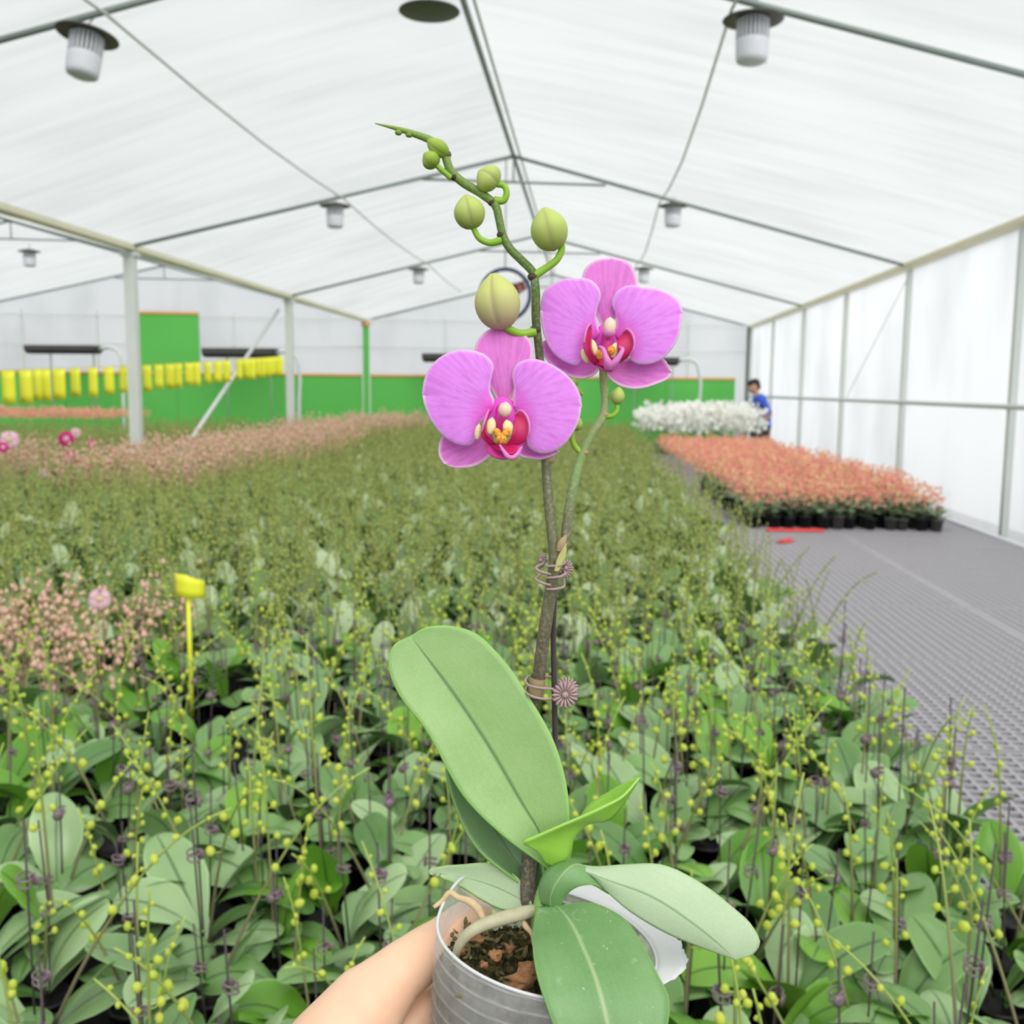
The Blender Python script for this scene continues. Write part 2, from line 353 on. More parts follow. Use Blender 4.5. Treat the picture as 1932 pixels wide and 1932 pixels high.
    m['coral'] = plain('coral_bloom', srgb(255, 186, 164), .6, .12, 4, trans=.3)
    m['peach'] = plain('peach_bloom', srgb(255, 214, 168), .6, .12, 4, trans=.3)
    m['rose'] = plain('rose_bloom', srgb(255, 156, 156), .6, .12, 4, trans=.3)
    m['darkleaf'] = plain('coral_foliage', srgb(112, 134, 98), .45, .35, 8, trans=.08)
    m['whitebloom'] = plain('white_bloom', srgb(246, 247, 240), .6, .03, 4, trans=.3)
    m['beige'] = plain('beige_bud', srgb(236, 204, 172), .6, .15, 5, trans=.2)
    m['beige2'] = plain('rosy_bud', srgb(240, 196, 182), .6, .15, 5, trans=.2)
    m['beigestem'] = plain('beige_stem', srgb(190, 174, 126), .6, .2, 5)
    m['magenta'] = plain('magenta_bloom', srgb(214, 40, 130), .5, .12, 6, trans=.2)
    m['palepink'] = plain('pale_pink_bloom', srgb(246, 212, 222), .5, .05, 6, trans=.3)
    m['shirt'] = plain('blue_shirt', srgb(62, 98, 206), .8, .1, 10); m['apron'] = plain('dark_apron', srgb(58, 62, 78), .8, .15, 10)
    m['hair'] = plain('black_hair', srgb(26, 25, 24), .6, .2, 30); m['face'] = plain('person_skin', srgb(200, 150, 124), .5, .05, 20)
    m['trouser'] = plain('dark_trousers', srgb(62, 56, 60), .8, .15, 10)
setup_mats()
# ================================================================== BUILDING
XL, XR, XM, ZE, ZR = -4.6, 3.45, -0.82, 2.97, 3.98
XLL, XML = -12.6, -8.5
SK = 0.2; SP = 5.38
def ty(n, X): return (5.47+.08*(X+.575)) if n == 1 else SP*n+SK*(X+.575)*(1 if n > 1 else .4)
def sheet(parts_xy, th=.004): pass
fl = obj('floor', *boxb(-14, 5, -9, 25, -.1, 0), MT['floor'], origin=(0, 0, 0), smooth=False); tag(fl, kind='structure')
ceil = empty('ceiling', (XM, 8, ZR), kind='structure')
def quadslab(p, t=.003):
    p = np.asarray(p, float); n = np.cross(p[1]-p[0], p[3]-p[0]); n /= np.linalg.norm(n)
    V = np.vstack([p-n*t, p+n*t]); return V, [(0, 1, 2, 3), (7, 6, 5, 4), (0, 4, 5, 1), (1, 5, 6, 2), (2, 6, 7, 3), (3, 7, 4, 0)]
def grid_sheet(p00, p10, p11, p01, nu, nv, sag):
    V = []; F = []
    for i in range(nu+1):
        for j in range(nv+1):
            u, v = i/nu, j/nv
            q = (1-u)*(1-v)*np.array(p00)+u*(1-v)*np.array(p10)+u*v*np.array(p11)+(1-u)*v*np.array(p01)
            q[2] += sag*math.sin(math.pi*u)*math.sin(math.pi*v)**.7; V.append(q)
    n = nv+1
    for i in range(nu):
        for j in range(nv): F.append((i*n+j, (i+1)*n+j, (i+1)*n+j+1, i*n+j+1))
    return np.array(V), F
spans = [(XL, XM, XR), (XLL, XML, XL)]
for x0, xm, x1 in spans:
    for n in range(-2, 4):
        for xa, za, xb, zb in ((x0, ZE, xm, ZR), (xm, ZR, x1, ZE)):
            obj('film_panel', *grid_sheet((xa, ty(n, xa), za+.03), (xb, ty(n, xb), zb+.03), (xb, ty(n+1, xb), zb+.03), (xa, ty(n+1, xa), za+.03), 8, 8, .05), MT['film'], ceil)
    for n in range(-2, 5):
        for xa, za, xb, zb in ((x0, ZE, xm, ZR), (xm, ZR, x1, ZE)):
            obj('rafter', *tube([(xa, ty(n, xa), za), (xb, ty(n, xb), zb)], .019, 8), MT['steel'], ceil)
        xa, xb = xm-.92, xm+.95
        obj('tie_bar', *tube([(xa, ty(n, xa), 3.72), (xb, ty(n, xb), 3.72)], .014, 6), MT['steel'], ceil)
        if n not in (1,): obj('king_rod', *tube([(xm, ty(n, xm), 3.72), (xm, ty(n, xm), ZR)], .01, 6), MT['steel'], ceil)
    obj('ridge_beam', *tube([(xm, ty(-2, xm), ZR), (xm, ty(4, xm), ZR)], .022, 8), MT['steel'], ceil)
    obj('ridge_beam', *tube([(xm+.07, ty(-2, xm), ZR-.005), (xm+.07, ty(4, xm), ZR-.005)], .012, 6), MT['steel_light'], ceil)
for X in (XL, XR, XLL):
    ya, yb = ty(-2, X), ty(4, X)
    V, F = join([boxb(X-.05, X+.05, ya, yb, ZE-.03, ZE-.02), boxb(X-.058, X-.05, ya, yb, ZE-.03, ZE+.025), boxb(X+.05, X+.058, ya, yb, ZE-.03, ZE+.025)])
    obj('gutter', V, F, MT['gutter'], ceil, smooth=False)
for X, zz in ((-2.52, 3.50), (.70, 3.56)):          # conduits running from lamp to lamp
    pts = []
    for n in range(0, 4):
        for t in (0, .25, .5, .75):
            q = (1-t)*np.array((X, ty(n, X), zz))+t*np.array((X, ty(n+1, X), zz)); q[2] -= (.05 if X < 0 else .16)*math.sin(math.pi*t); pts.append(q)
    obj('conduit', *tube(pts, .009, 6), MT['steel_light'], ceil)
# posts between the two spans
for n in range(0, 5):
    y = ty(n, XL)+(.02 if n < 4 else -.1)
    if n in (2, 3):
        o = obj('support_post', *join([boxb(XL-.055, XL+.055, y-.04, y+.04, 0, ZE-.05), boxb(XL-.09, XL+.09, y-.08, y+.08, 0, .02), boxb(XL-.085, XL+.085, y-.05, y+.05, ZE-.09, ZE-.05)]), MT['steel_light'], origin=(XL, y, 0), smooth=False)
        tag(o, ('nearer pale grey square post carrying the left gutter', 'farther pale grey square post under the left gutter, at the end of the yellow cards')[n-2], 'post', kind='structure')
# right wall
wr = empty('wall_right', (XR, 8, 0), kind='structure')
studs = [-8, -5.2, -2.5, .3, 3.0, 5.8, 8.55, 11.45, 14.15, 16.85, 19.6, 22.2]
for i, (ya, yb) in enumerate(zip(studs[:-1], studs[1:])):
    obj('film_panel', *quadslab([(XR+.03, ya, 0), (XR+.03, yb, 0), (XR+.03, yb, ZE), (XR+.03, ya, ZE)]), MT['wallfilm'], wr, smooth=False)
for y in studs: obj('stud', *boxb(XR-.035, XR+.02, y-.03, y+.03, 0, ZE-.05), MT['steel_light'], wr, smooth=False)
obj('rail', *tube([(XR-.05, -8, 1.49), (XR-.05, 22.2, 1.49)], .022, 8), MT['steel_light'], wr)
obj('brace', *tube([(XR-.02, 11.45, 2.85), (XR-.02, 13.9, 1.5)], .005, 6), MT['steel_light'], wr)
# left wall and rear wall (outside the picture, close the house)
wl = obj('wall_left', *quadslab([(XLL-.03, ty(-2, XLL), 0), (XLL-.03, ty(4, XLL), 0), (XLL-.03, ty(4, XLL), ZE), (XLL-.03, ty(-2, XLL), ZE)]), MT['wallfilm'], smooth=False); tag(wl, kind='structure')
def gable(X0, Xm, X1, n, off):
    return np.array([(X0, ty(n, X0)+off, 0), (X1, ty(n, X1)+off, 0), (X1, ty(n, X1)+off, ZE), (Xm, ty(n, Xm)+off, ZR), (X0, ty(n, X0)+off, ZE)])
for nm, n, off in (('wall_back', 4, .03), ('wall_front', -2, -.03)):
    wb = empty(nm, (XM, ty(n, XM), 0), kind='structure')
    for x0, xm, x1 in spans:
        g = gable(x0, xm, x1, n, off); V = np.vstack([g, g+np.array([0, .006, 0])]); F = [(0, 1, 2, 3, 4), (9, 8, 7, 6, 5)]+[(i, i+5, (i+1) % 5+5, (i+1) % 5) for i in range(5)]
        obj('film_panel', V, F, MT['wallfilm'], wb, smooth=False)
    if nm == 'wall_back':
        WB = wb
def wy(X): return ty(4, X)
d_ = np.array([1, SK, 0])/math.hypot(1, SK); n_ = np.array([SK, -1, 0])/math.hypot(1, SK)
def wallbox(X0, X1, z0, z1, off, t):
    c = np.array([(X0+X1)/2, wy((X0+X1)/2), (z0+z1)/2])+n_*off
    return box(c, ((X1-X0)/2*math.hypot(1, SK), t, (z1-z0)/2), (d_, n_, (0, 0, 1)))
for X in (-11.2, -9.8, -7.2, -6.1, -3.0, -1.2, .6, 2.1): obj('stud', *wallbox(X-.02, X+.02, 0, ZE+.1, .02, .02), MT['steel_light'], WB, smooth=False)
for z in (2.98, 2.42): obj('rail', *wallbox(XLL, XR, z-.015, z+.015, .04, .015), MT['steel_light'], WB, smooth=False)
obj('stud', *wallbox(XR-.1, XR-.02, 0, ZE, .05, .03), MT['steel'], WB, smooth=False)
segs = [(-12.5, -10.4), (-10.4, -8.3), (-8.3, -6.2), (-6.2, XL-.08), (XL+.08, -2.5), (-2.5, -.4), (-.4, 1.6), (1.6, 3.1)]
for x0, x1 in segs:
    gp = obj('green_panel', *wallbox(x0+.004, x1-.004, .3, 1.83, .1, .02), MT['green'], WB, smooth=False)
    obj('orange_trim', *wallbox(x0, x1, 1.83, 1.875, .11, .03), MT['orange'], gp, smooth=False)
xa, xb = on(1, 264, 640, 20)[0], on(1, 386, 640, 20.3)[0]
gp = obj('green_panel', *wallbox(xa, xb, 1.875, 3.02, .1, .02), MT['green'], WB, smooth=False)
obj('orange_trim', *wallbox(xa, xb, 3.02, 3.07, .11, .03), MT['orange'], gp, smooth=False)
gp = obj('green_post', *wallbox(XL-.06, XL+.06, 0, 2.85, .14, .05), MT['green'], WB, smooth=False)
obj('orange_trim', *wallbox(XL-.09, XL+.09, 2.85, 2.92, .14, .07), MT['orange'], gp, smooth=False)
# diagonal strut by the far post
sb = on(0, 372, 812, XL-.25); st_ = np.array([XL-.1, ty(3, XL)-.2, 2.75])
o = obj('diagonal_strut', *tube([np.array([*(sb+(sb-st_)*.55)[:2], 0.02])*0+(st_+(sb-st_)*((st_[2]-.01)/(st_[2]-sb[2]))), st_], .026, 8), MT['steel_light']); tag(o, 'slanting pale pipe strut leaning up towards the farther left post', 'strut', kind='structure')
# ================================================================== HANGING THINGS
def lamp_parts():
    root = empty('hanging_lamp', (0, 0, 0))
    prof = [(.012, .035), (.05, .03), (.09, .018), (.155, 0), (.158, -.004), (.155, -.008), (.09, .006), (.03, .012)]
    obj('disc_reflector', *lathe((0, 0, 0), (0, 0, 1), prof, 32), MT['disc'], root)
    c = obj('cylinder', *lathe((0, 0, 0), (0, 0, 1), [(.06, .012), (.075, .0), (.078, -.005), (.08, -.10), (.086, -.105), (.086, -.125), (.083, -.19), (.078, -.212), (.06, -.22), (.02, -.222)], 32), MT['white'], root)
    obj('vent_gap_shade', *lathe((0, 0, 0), (0, 0, 1), [(.0795, -.006), (.0805, -.098)], 32, closed=False), MT['potg'], c)  # grey sleeve paints the shade in the gaps between the ribs
    for k in range(24):
        a = 2*math.pi*k/24; p = np.array([.082*math.cos(a), .082*math.sin(a), 0])
        t = np.array([-math.sin(a), math.cos(a), 0]); r_ = np.array([math.cos(a), math.sin(a), 0])
        obj('vent_rib', *box(p+np.array([0, 0, -.052]), (.0055, .004, .046), (t, r_, (0, 0, 1))), MT['white'], c, smooth=False)
    obj('hook', *tube([(0, 0, .03), (0, 0, .06), (.012, 0, .075), (.018, 0, .09), (.008, 0, .105), (-.006, 0, .10)], .004, 6), MT['steel'], root)
    return root
def copy_tree(o, parent=None):
    c = o.copy(); COL.objects.link(c)
    if parent is not None: c.parent = parent
    for ch in o.children: copy_tree(ch, c)
    return c
lam0 = lamp_parts()
LL = [(on(1, 165, 66, ty(1, -2.6)), 'ribbed white hanging lamp under a dark disc, upper left corner, nearest', -.13, .12),
      (on(1, 1421, 36, ty(1, .76)), 'ribbed white hanging lamp under a dark disc, upper right, nearest', 0, .0),
      (on(1, 632, 388, ty(2, -2.6)), 'small hanging lamp with dark disc on the second rafter left of the flower buds', 0, 0),
      (on(1, 1270, 388, ty(2, .8)), 'small hanging lamp with dark disc on the second rafter above the right-hand flower', 0, 0),
      (on(1, 790, 508, ty(3, -2.6)), 'tiny distant hanging lamp on the third rafter left of the large bud', 0, 0),
      (on(1, 1215, 507, ty(3, .8)), 'tiny distant hanging lamp just right of the upper flower top', 0, 0),
      (on(1, 55, 474, ty(3, -9)), 'pale hanging lamp in the left bay, at the left picture edge', 0, 0)]
for i, (p, lab, rx, ry) in enumerate(LL):
    o = lam0 if i == 0 else copy_tree(lam0)
    o.location = p; o.rotation_euler = (rx, ry, 0)
    tag(o, lab, 'lamp', 'hanging lamps of the greenhouse roof')
p = on(1, 810, 20, ty(1, XM)); o = empty('hanging_disc', p, 'flat dark disc seen from below, hanging at the roof ridge', 'disc')
obj('disc', *lathe(p, (0, 0, 1), [(.012, .04), (.05, .034), (.09, .02), (.157, 0), (.16, -.004), (.155, -.008), (.02, -.004)], 36), MT['disc'], o)
obj('hook', *tube([p+np.array([0, 0, .035]), p+np.array([0, 0, ZR-p[2]-.03])], .004, 6), MT['steel'], o)
# circulation fan
p = on(1, 953, 556, ty(2, XM)); fo = empty('circulation_fan', p, 'round blue-rimmed fan hanging on a rod behind the largest bud', 'fan')
ring = []
for k in range(41):
    a = 2*math.pi*k/40; ring.append(p+np.array([.262*math.cos(a), 0, .262*math.sin(a)]))
obj('rim', *tube(ring, .021, 8, caps=False), MT['blue'], fo)
obj('hub', *lathe(p+np.array([0, .05, 0]), (0, -1, 0), [(.02, 0), (.05, .01), (.05, .1), (.02, .12)], 16), MT['blue'], fo)
for k in range(3):
    a = math.radians(25+120*k); V = []; F = []
    for i in range(6):
        r = .04+.19*i/5; wd = .028+.03*math.sin(math.pi*(i+1)/7)
        for s in (-1, 1):
            er = np.array([math.cos(a), 0, math.sin(a)]); et = np.array([-math.sin(a), 0, math.cos(a)])
            V.append(p+er*r+et*s*wd+np.array([0, s*.02, 0]))
    F = [(2*i, 2*i+1, 2*i+3, 2*i+2) for i in range(5)]
    solidify(obj('blade', V, F, MT['redblade'], fo), .004)
for r in (.09, .17):
    obj('guard_ring', *tube([p+np.array([r*math.cos(2*math.pi*k/28), -.06, r*math.sin(2*math.pi*k/28)]) for k in range(29)], .002, 4, caps=False), MT['steel_light'], fo)
for k in range(8):
    a = 2*math.pi*k/8+.2; obj('guard_wire', *tube([p+np.array([0, -.065, 0]), p+np.array([.26*math.cos(a), -.02, .26*math.sin(a)])], .002, 4), MT['steel_light'], fo)
obj('hanging_rod', *tube([p+np.array([0, 0, .262]), np.array([p[0], p[1], ZR-.02])], .007, 6), MT['steel'], fo)
# black heater boxes on the far wall
blabs = ['long black box on thin legs above the yellow cards, far left', 'long black box on thin legs beside the tall green panel', 'long black box behind the left-hand flower', 'long black box behind the right-hand flower']
for (px0, py0, px1, py1), lab in zip([(52, 650, 188, 668), (385, 655, 522, 675), (798, 665, 925, 684), (1160, 672, 1280, 690)], blabs):
    A = on(1, px0, py0, 19.4+.0*px0); Bq = on(1, px1, py1, 19.4); A[1] = Bq[1] = wy((A[0]+Bq[0])/2)-.9
    A = on(1, px0, py0, A[1]); Bq = on(1, px1, py1, A[1]); y = A[1]; x0, x1, z1, z0 = A[0], Bq[0], A[2]-.02, Bq[2]
    ro = empty('heater_box', ((x0+x1)/2, y, 0), lab, 'heater', 'black boxes along the far wall')
    pr = [(-.14, z1), (.14, z1), (.14, z0+.06), (.09, z0), (-.09, z0), (-.14, z0+.06)]
    V = [(x0+.03*(k in (3, 4)), y+a, b) for k, (a, b) in enumerate(pr)]+[(x1-.03*(k in (3, 4)), y+a, b) for k, (a, b) in enumerate(pr)]
    obj('housing', V, [tuple(range(5, -1, -1)), tuple(range(6, 12))]+[(k, (k+1) % 6, (k+1) % 6+6, k+6) for k in range(6)], MT['black'], ro, smooth=False)
    for k in range(3): obj('fin', *boxb(x0+.03, x1-.03, y-.147, y-.138, z0+.075+.035*k, z0+.088+.035*k), MT['potg'], ro, smooth=False)
    for x in (x0+.42*(x1-x0)*.75, x1-.12): obj('leg', *tube([(x, y, .0), (x, y, z0+.01)], .012, 6), MT['steel'], ro)
    zz = z0+.08; obj('pipe', *smooth_tube([(x1-.02, y, zz), (x1+.2, y, zz+.05), (x1+.36, y, zz-.02), (x1+.43, y, zz-.25), (x1+.43, y, zz-1), (x1+.43, y, .02)], .035, 8, 24, px=False), MT['steel_light'], ro)
# yellow sticky cards on a sagging line
ends = [on(0, -30, 700, -4.85), on(0, 245, 690, -4.8), on(0, 532, 672, -4.66)]
line = resample([tuple(e) for e in ends], 40)
zt = np.array(line); 
o = obj('card_line', *tube(zt, .003, 5), MT['beigestem']); tag(o, 'thin cord carrying the row of yellow sticky cards', 'cord')
ORD = 'first second third fourth fifth sixth seventh eighth ninth tenth eleventh twelfth thirteenth fourteenth fifteenth sixteenth seventeenth eighteenth nineteenth twentieth twenty-first twenty-second twenty-third twenty-fourth twenty-fifth twenty-sixth twenty-seventh'.split()
edges = [2, 34, 55, 73, 100, 132, 165, 195, 223, 268, 292, 313, 329, 349, 364, 384, 405, 422, 447, 459, 470, 481, 491, 500, 508, 516, 524]
for i, px in enumerate(edges):
    k = int(np.argmin([abs(proj(q)[0]-px-12) for q in zt])); q = zt[k]; k2 = k
    # exact point on the cord
    xs = [proj(v)[0] for v in zt]; q = np.array([np.interp(px+13-.018*px, xs, zt[:, j]) for j in range(3)])
    h = .275+.01*math.sin(i*2.3); wd = .053+.006*math.sin(i*1.7); tw = .5*math.sin(i*1.9+1)*.5-.05
    e = np.array([math.cos(tw), math.sin(tw), 0]); nn = np.array([-e[1], e[0], 0]); V = []; F = []
    for a in range(3):
        for b in range(5):
            V.append(q+e*wd*(a-1)+nn*.012*(a-1)**2*math.sin(i)+np.array([0, 0, -.004-h*b/4])+nn*.02*math.sin(i*3.1)*(b/4)**2)
    F = [(a*5+b, a*5+b+1, (a+1)*5+b+1, (a+1)*5+b) for a in range(2) for b in range(4)]
    c = solidify(obj('sticky_card', V, F, MT['yellow'], origin=q), .002)
    tag(c, ORD[i]+' yellow sticky card from the left in the row on the cord', 'sticky card', 'yellow cards on the cord')
# ================================================================== BENCHES
BZ = .57
bench = empty('mesh_bench', (1.9, 5, 0), 'grey plastic mesh bench right of the budding orchids', 'bench')
def mesh_panel(X0, X1, Y0, Y1, pit, bw):
    parts = []
    nx = round((X1-X0)/pit); nyy = round((Y1-Y0)/pit)
    for i in range(nx+1):
        x = X0+(X1-X0)*i/nx; h = bw*(2 if i in (0, nx) else 1)
        parts.append(boxb(x-h, x+h, Y0, Y1, BZ-.014, BZ-.001))
    for j in range(nyy+1):
        y = Y0+(Y1-Y0)*j/nyy; h = bw*(2.2 if j in (0, nyy) else 1)
        parts.append(boxb(X0, X1, y-h, y+h, BZ-.013, BZ))
    return join(parts)
pv, pf = mesh_panel(0, 1.02, 0, 1.0, .044, .0062)
pme = mesh('mesh_panel', pv, pf, MT['benchmesh'], smooth=False)
for i in range(2):
    for j in range(17):
        o = bpy.data.objects.new('mesh_panel', pme); reg(o, (.82+1.05*i, .9+1.01*j, 0), bench)
obj('edge_rail', *boxb(2.905, 2.95, .9, 18.05, BZ-.06, BZ+.015), MT['white'], bench, smooth=False)
for y in (1.5, 4, 6.5, 9, 11.5, 14, 16.5):
    obj('cross_bar', *boxb(.82, 2.9, y-.02, y+.02, BZ-.08, BZ-.032), MT['steel'], bench, smooth=False)
    for x in (.95, 2.75): obj('leg', *boxb(x-.02, x+.02, y-.02, y+.02, 0, BZ-.08), MT['steel'], bench, smooth=False)
def solid_bench(name, x0, x1, y0, y1, lab, ry=False):
    b = empty(name, ((x0+x1)/2, y0, 0), lab, 'bench')
    obj('bench_top', *boxb(x0, x1, y0, y1, BZ-.03, BZ), MT['bench_shaded'], b, smooth=False)
    obj('edge_rail', *boxb(x1, x1+.02, y0, y1, BZ-.05, BZ+.02), MT['steel'], b, smooth=False)
    for y in np.arange(y0+.4, y1, 3.0):
        for x in (x0+.2, (x0+x1)/2, x1-.2): obj('leg', *boxb(x-.02, x+.02, y-.02, y+.02, 0, BZ-.03), MT['steel'], b, smooth=False)
    return b
solid_bench('plant_bench', -4.52, .79, .5, 19.9, 'wide dark bench under the mass of green budding orchids')
solid_bench('plant_bench', -12.2, -4.68, 6.2, 18.6, 'dark bench under the plants beyond the left posts')
for (px, py, L, a, lab) in [(1500, 1002, .42, .05, 'longer red plastic strip on the grey bench at the foot of the coral plants'), (1482, 1022, .16, .9, 'short red plastic strip on the grey bench near the orchid edge')]:
    q = on(2, px, py, BZ+.004); o = obj('plastic_strip', *join([box(q+np.array([0, 0, .004]), (L/2, .03, .004), ((math.cos(a), math.sin(a), 0), (-math.sin(a), math.cos(a), 0), (0, 0, 1))), box(q+np.array([0, 0, .012]), (L/2, .006, .008), ((math.cos(a), math.sin(a), 0), (-math.sin(a), math.cos(a), 0), (0, 0, 1)))]), MT['red'], smooth=False); tag(o, lab, 'strip')

# ================================================================== PLANT BUILDERS (background)
def leafgeo(L, W, az, elev, droop, nu, nv, base=(0, 0, 0), fold=.25, twist=0):
    d = np.array([math.cos(az), math.sin(az), 0]); sd = np.array([-math.sin(az), math.cos(az), 0]); V = []; UV = []
    p = np.array(base, float); ang = elev; st = L/nu
    us = [math.sin(math.pi/2*i/nu)**(1.0 if nu > 4 else .9) for i in range(nu+1)]
    for i in range(nu+1):
        u = us[i]; x = min(1, u/.55); lo_ = .24+.76*x*x*(3-2*x)
        wd = W/2*(lo_ if u < .55 else math.sqrt(max(.0012, 1-((u-.55)/.45)**2)))
        t = math.cos(ang)*d+math.sin(ang)*np.array([0, 0, 1]); nrm = np.cross(t, sd); nrm *= (1 if nrm[2] > 0 else -1)
        sdt = math.cos(twist*u)*sd+math.sin(twist*u)*nrm
        for j in range(nv+1):
            v = -1+2*j/nv; V.append(p+sdt*wd*v+nrm*wd*(fold*abs(v)-.3*v*v)); UV.append((u, (v+1)/2))
        if i < nu: p = p+t*L*(us[i+1]-u); ang -= droop*(us[i+1]-u)
    n = nv+1; F = [(i*n+j, i*n+j+1, (i+1)*n+j+1, (i+1)*n+j) for i in range(nu) for j in range(nv)]
    return np.array(V), F, np.array(UV)
def octa(c, r, st=1.3):
    V = np.array([(r, 0, 0), (-r, 0, 0), (0, r, 0), (0, -r, 0), (0, 0, r*st), (0, 0, -r*st)])+np.asarray(c)
    return V, [(0, 2, 4), (2, 1, 4), (1, 3, 4), (3, 0, 4), (2, 0, 5), (1, 2, 5), (3, 1, 5), (0, 3, 5)]
def budgeo(n1=7, n2=6):
    V = [(0, 0, -1.15)]; F = []
    for i in range(1, n1):
        t = math.pi*i/n1
        for k in range(n2): a = 2*math.pi*k/n2; V.append((math.sin(t)*math.cos(a), math.sin(t)*math.sin(a), -1.15*math.cos(t)))
    V.append((0, 0, 1.3)); e = len(V)-1
    for k in range(n2): F.append((0, 1+(k+1) % n2, 1+k)); F.append((e, e-n2+k, e-n2+(k+1) % n2))
    for i in range(n1-2):
        for k in range(n2): F.append((1+i*n2+k, 1+i*n2+(k+1) % n2, 1+(i+1)*n2+(k+1) % n2, 1+(i+1)*n2+k))
    return np.array(V), F
def spikepath(rs, h, n):
    az = rs.uniform(0, 6.28); lean = rs.uniform(.1, 1.5); bend = rs.uniform(.3, 1.7) if rs.random() < .7 else rs.uniform(1.6, 3.0)
    pts = []; p = np.array([.012*math.cos(az), .012*math.sin(az), .09]); ang = math.pi/2-lean*.3; L = h/n
    for i in range(n+1):
        pts.append(p.copy()); t = i/n
        p = p+L*np.array([math.cos(ang)*math.cos(az), math.cos(ang)*math.sin(az), math.sin(ang)]); ang -= (lean*.3+bend*max(0, t-.45)*2.2)/n
    return np.array(pts), az
bv, bf = budgeo(); BUDME = mesh('bud', bv, bf, MT['o_bud'])
def orchid_variant(seed):
    rs = np.random.default_rng(seed); out = []
    out.append(('pot', mesh('pot', *lathe((0, 0, 0), (0, 0, 1), [(.032, 0), (.042, .08), (.045, .08), (.045, .086), (.039, .086), (.038, .075), (.002, .075)], 14), MT['pot_black']), None, 0))
    az0 = rs.uniform(0, 6.28); nl = int(rs.integers(3, 6))
    for k in range(nl):
        az = az0+math.pi*(k % 2)+rs.normal(0, .45); L = rs.uniform(.11, .2); W = L*rs.uniform(.42, .56)
        V, F, UV = leafgeo(L, W, az, rs.uniform(.4, 1.35)+.05*k, rs.uniform(.3, 1.7), 10, 6, (.006*math.cos(az), .006*math.sin(az), .082+.006*k), rs.uniform(.15, .55), rs.uniform(-.7, .7))
        out.append(('leaf', mesh('leaf', V, F, MT['o_leaf'][int(rs.choice([0, 0, 0, 1, 1, 1, 2]))], uv=UV), None, 0))
    pts, az = spikepath(rs, rs.uniform(.26, .42), 14)
    nb = int(rs.integers(4, 9)); buds = []; parts = [tube(pts, np.linspace(.0029, .0013, 15), 6)]; tts = [np.repeat(np.linspace(0, 1, 15), 6)]
    for k in range(nb):
        i = min(14, int(7+round(7*k/nb))); r = .0074*(1-.66*k/nb)*rs.uniform(.8, 1.2)
        sd = np.array([-math.sin(az), math.cos(az), 0])*(1 if k % 2 else -1); q = pts[i]+sd*(r*.9+.010*(1-k/nb))+np.array([0, 0, .006*(1-k/nb)])
        parts.append(tube([pts[i], (pts[i]+q)/2-np.array([0, 0, .002]), q], .0011, 5)); tts.append(np.full(15, .9)); buds.append((q, r))
    V, F = join(parts); out.append(('flower_spike', mesh('flower_spike', V, F, MT['o_spike'], attrs={'tt': np.concatenate(tts)}), None, 0))
    for q, r in buds: out.append(('bud', BUDME, q, r))
    hs = rs.uniform(.16, .32); x, y = rs.uniform(-.01, .01, 2)
    out.append(('stake', mesh('stake', *tube([(x, y, .06), (x+.004, y+.003, .09+hs)], .0016, 5), MT['stake']), None, 0))
    zc = .09+hs*rs.uniform(.35, .8); q = np.array([x, y, zc]); parts = []
    for dz in (0, .009): parts.append(tube([q+np.array([.009*math.cos(t), .009*math.sin(t), dz+.003*math.sin(t)]) for t in np.linspace(0, 5.6, 12)], .0016, 5))
    parts.append(lathe(q+np.array([.010, 0, .002]), (1, .3, 0), [(.008, 0), (.009, .002), (.003, .004)], 10))
    if rs.random() < .75: out.append(('clip', mesh('clip', *join(parts), MT['clip_dark']), None, 0))
    return out
VARS = [orchid_variant(100+i) for i in range(10)]
def place_orchid(var, loc, rz, sc, label, group):
    r = bpy.data.objects.new('budding_orchid', None); r.empty_display_size = .03; COL.objects.link(r)
    r.location = loc; r.rotation_euler = (random.gauss(0, .04), random.gauss(0, .04), rz); r.scale = (sc, sc, sc)
    sp = None
    for nm, me, lc, rad in var:
        o = bpy.data.objects.new(nm, me); COL.objects.link(o)
        if nm == 'bud': o.parent = sp; o.location = lc; o.scale = (rad,)*3; o.rotation_euler = (random.gauss(0, .5), random.gauss(0, .5), 0)
        else: o.parent = r
        if nm == 'flower_spike': sp = o
    tag(r, label, 'orchid', group); return r
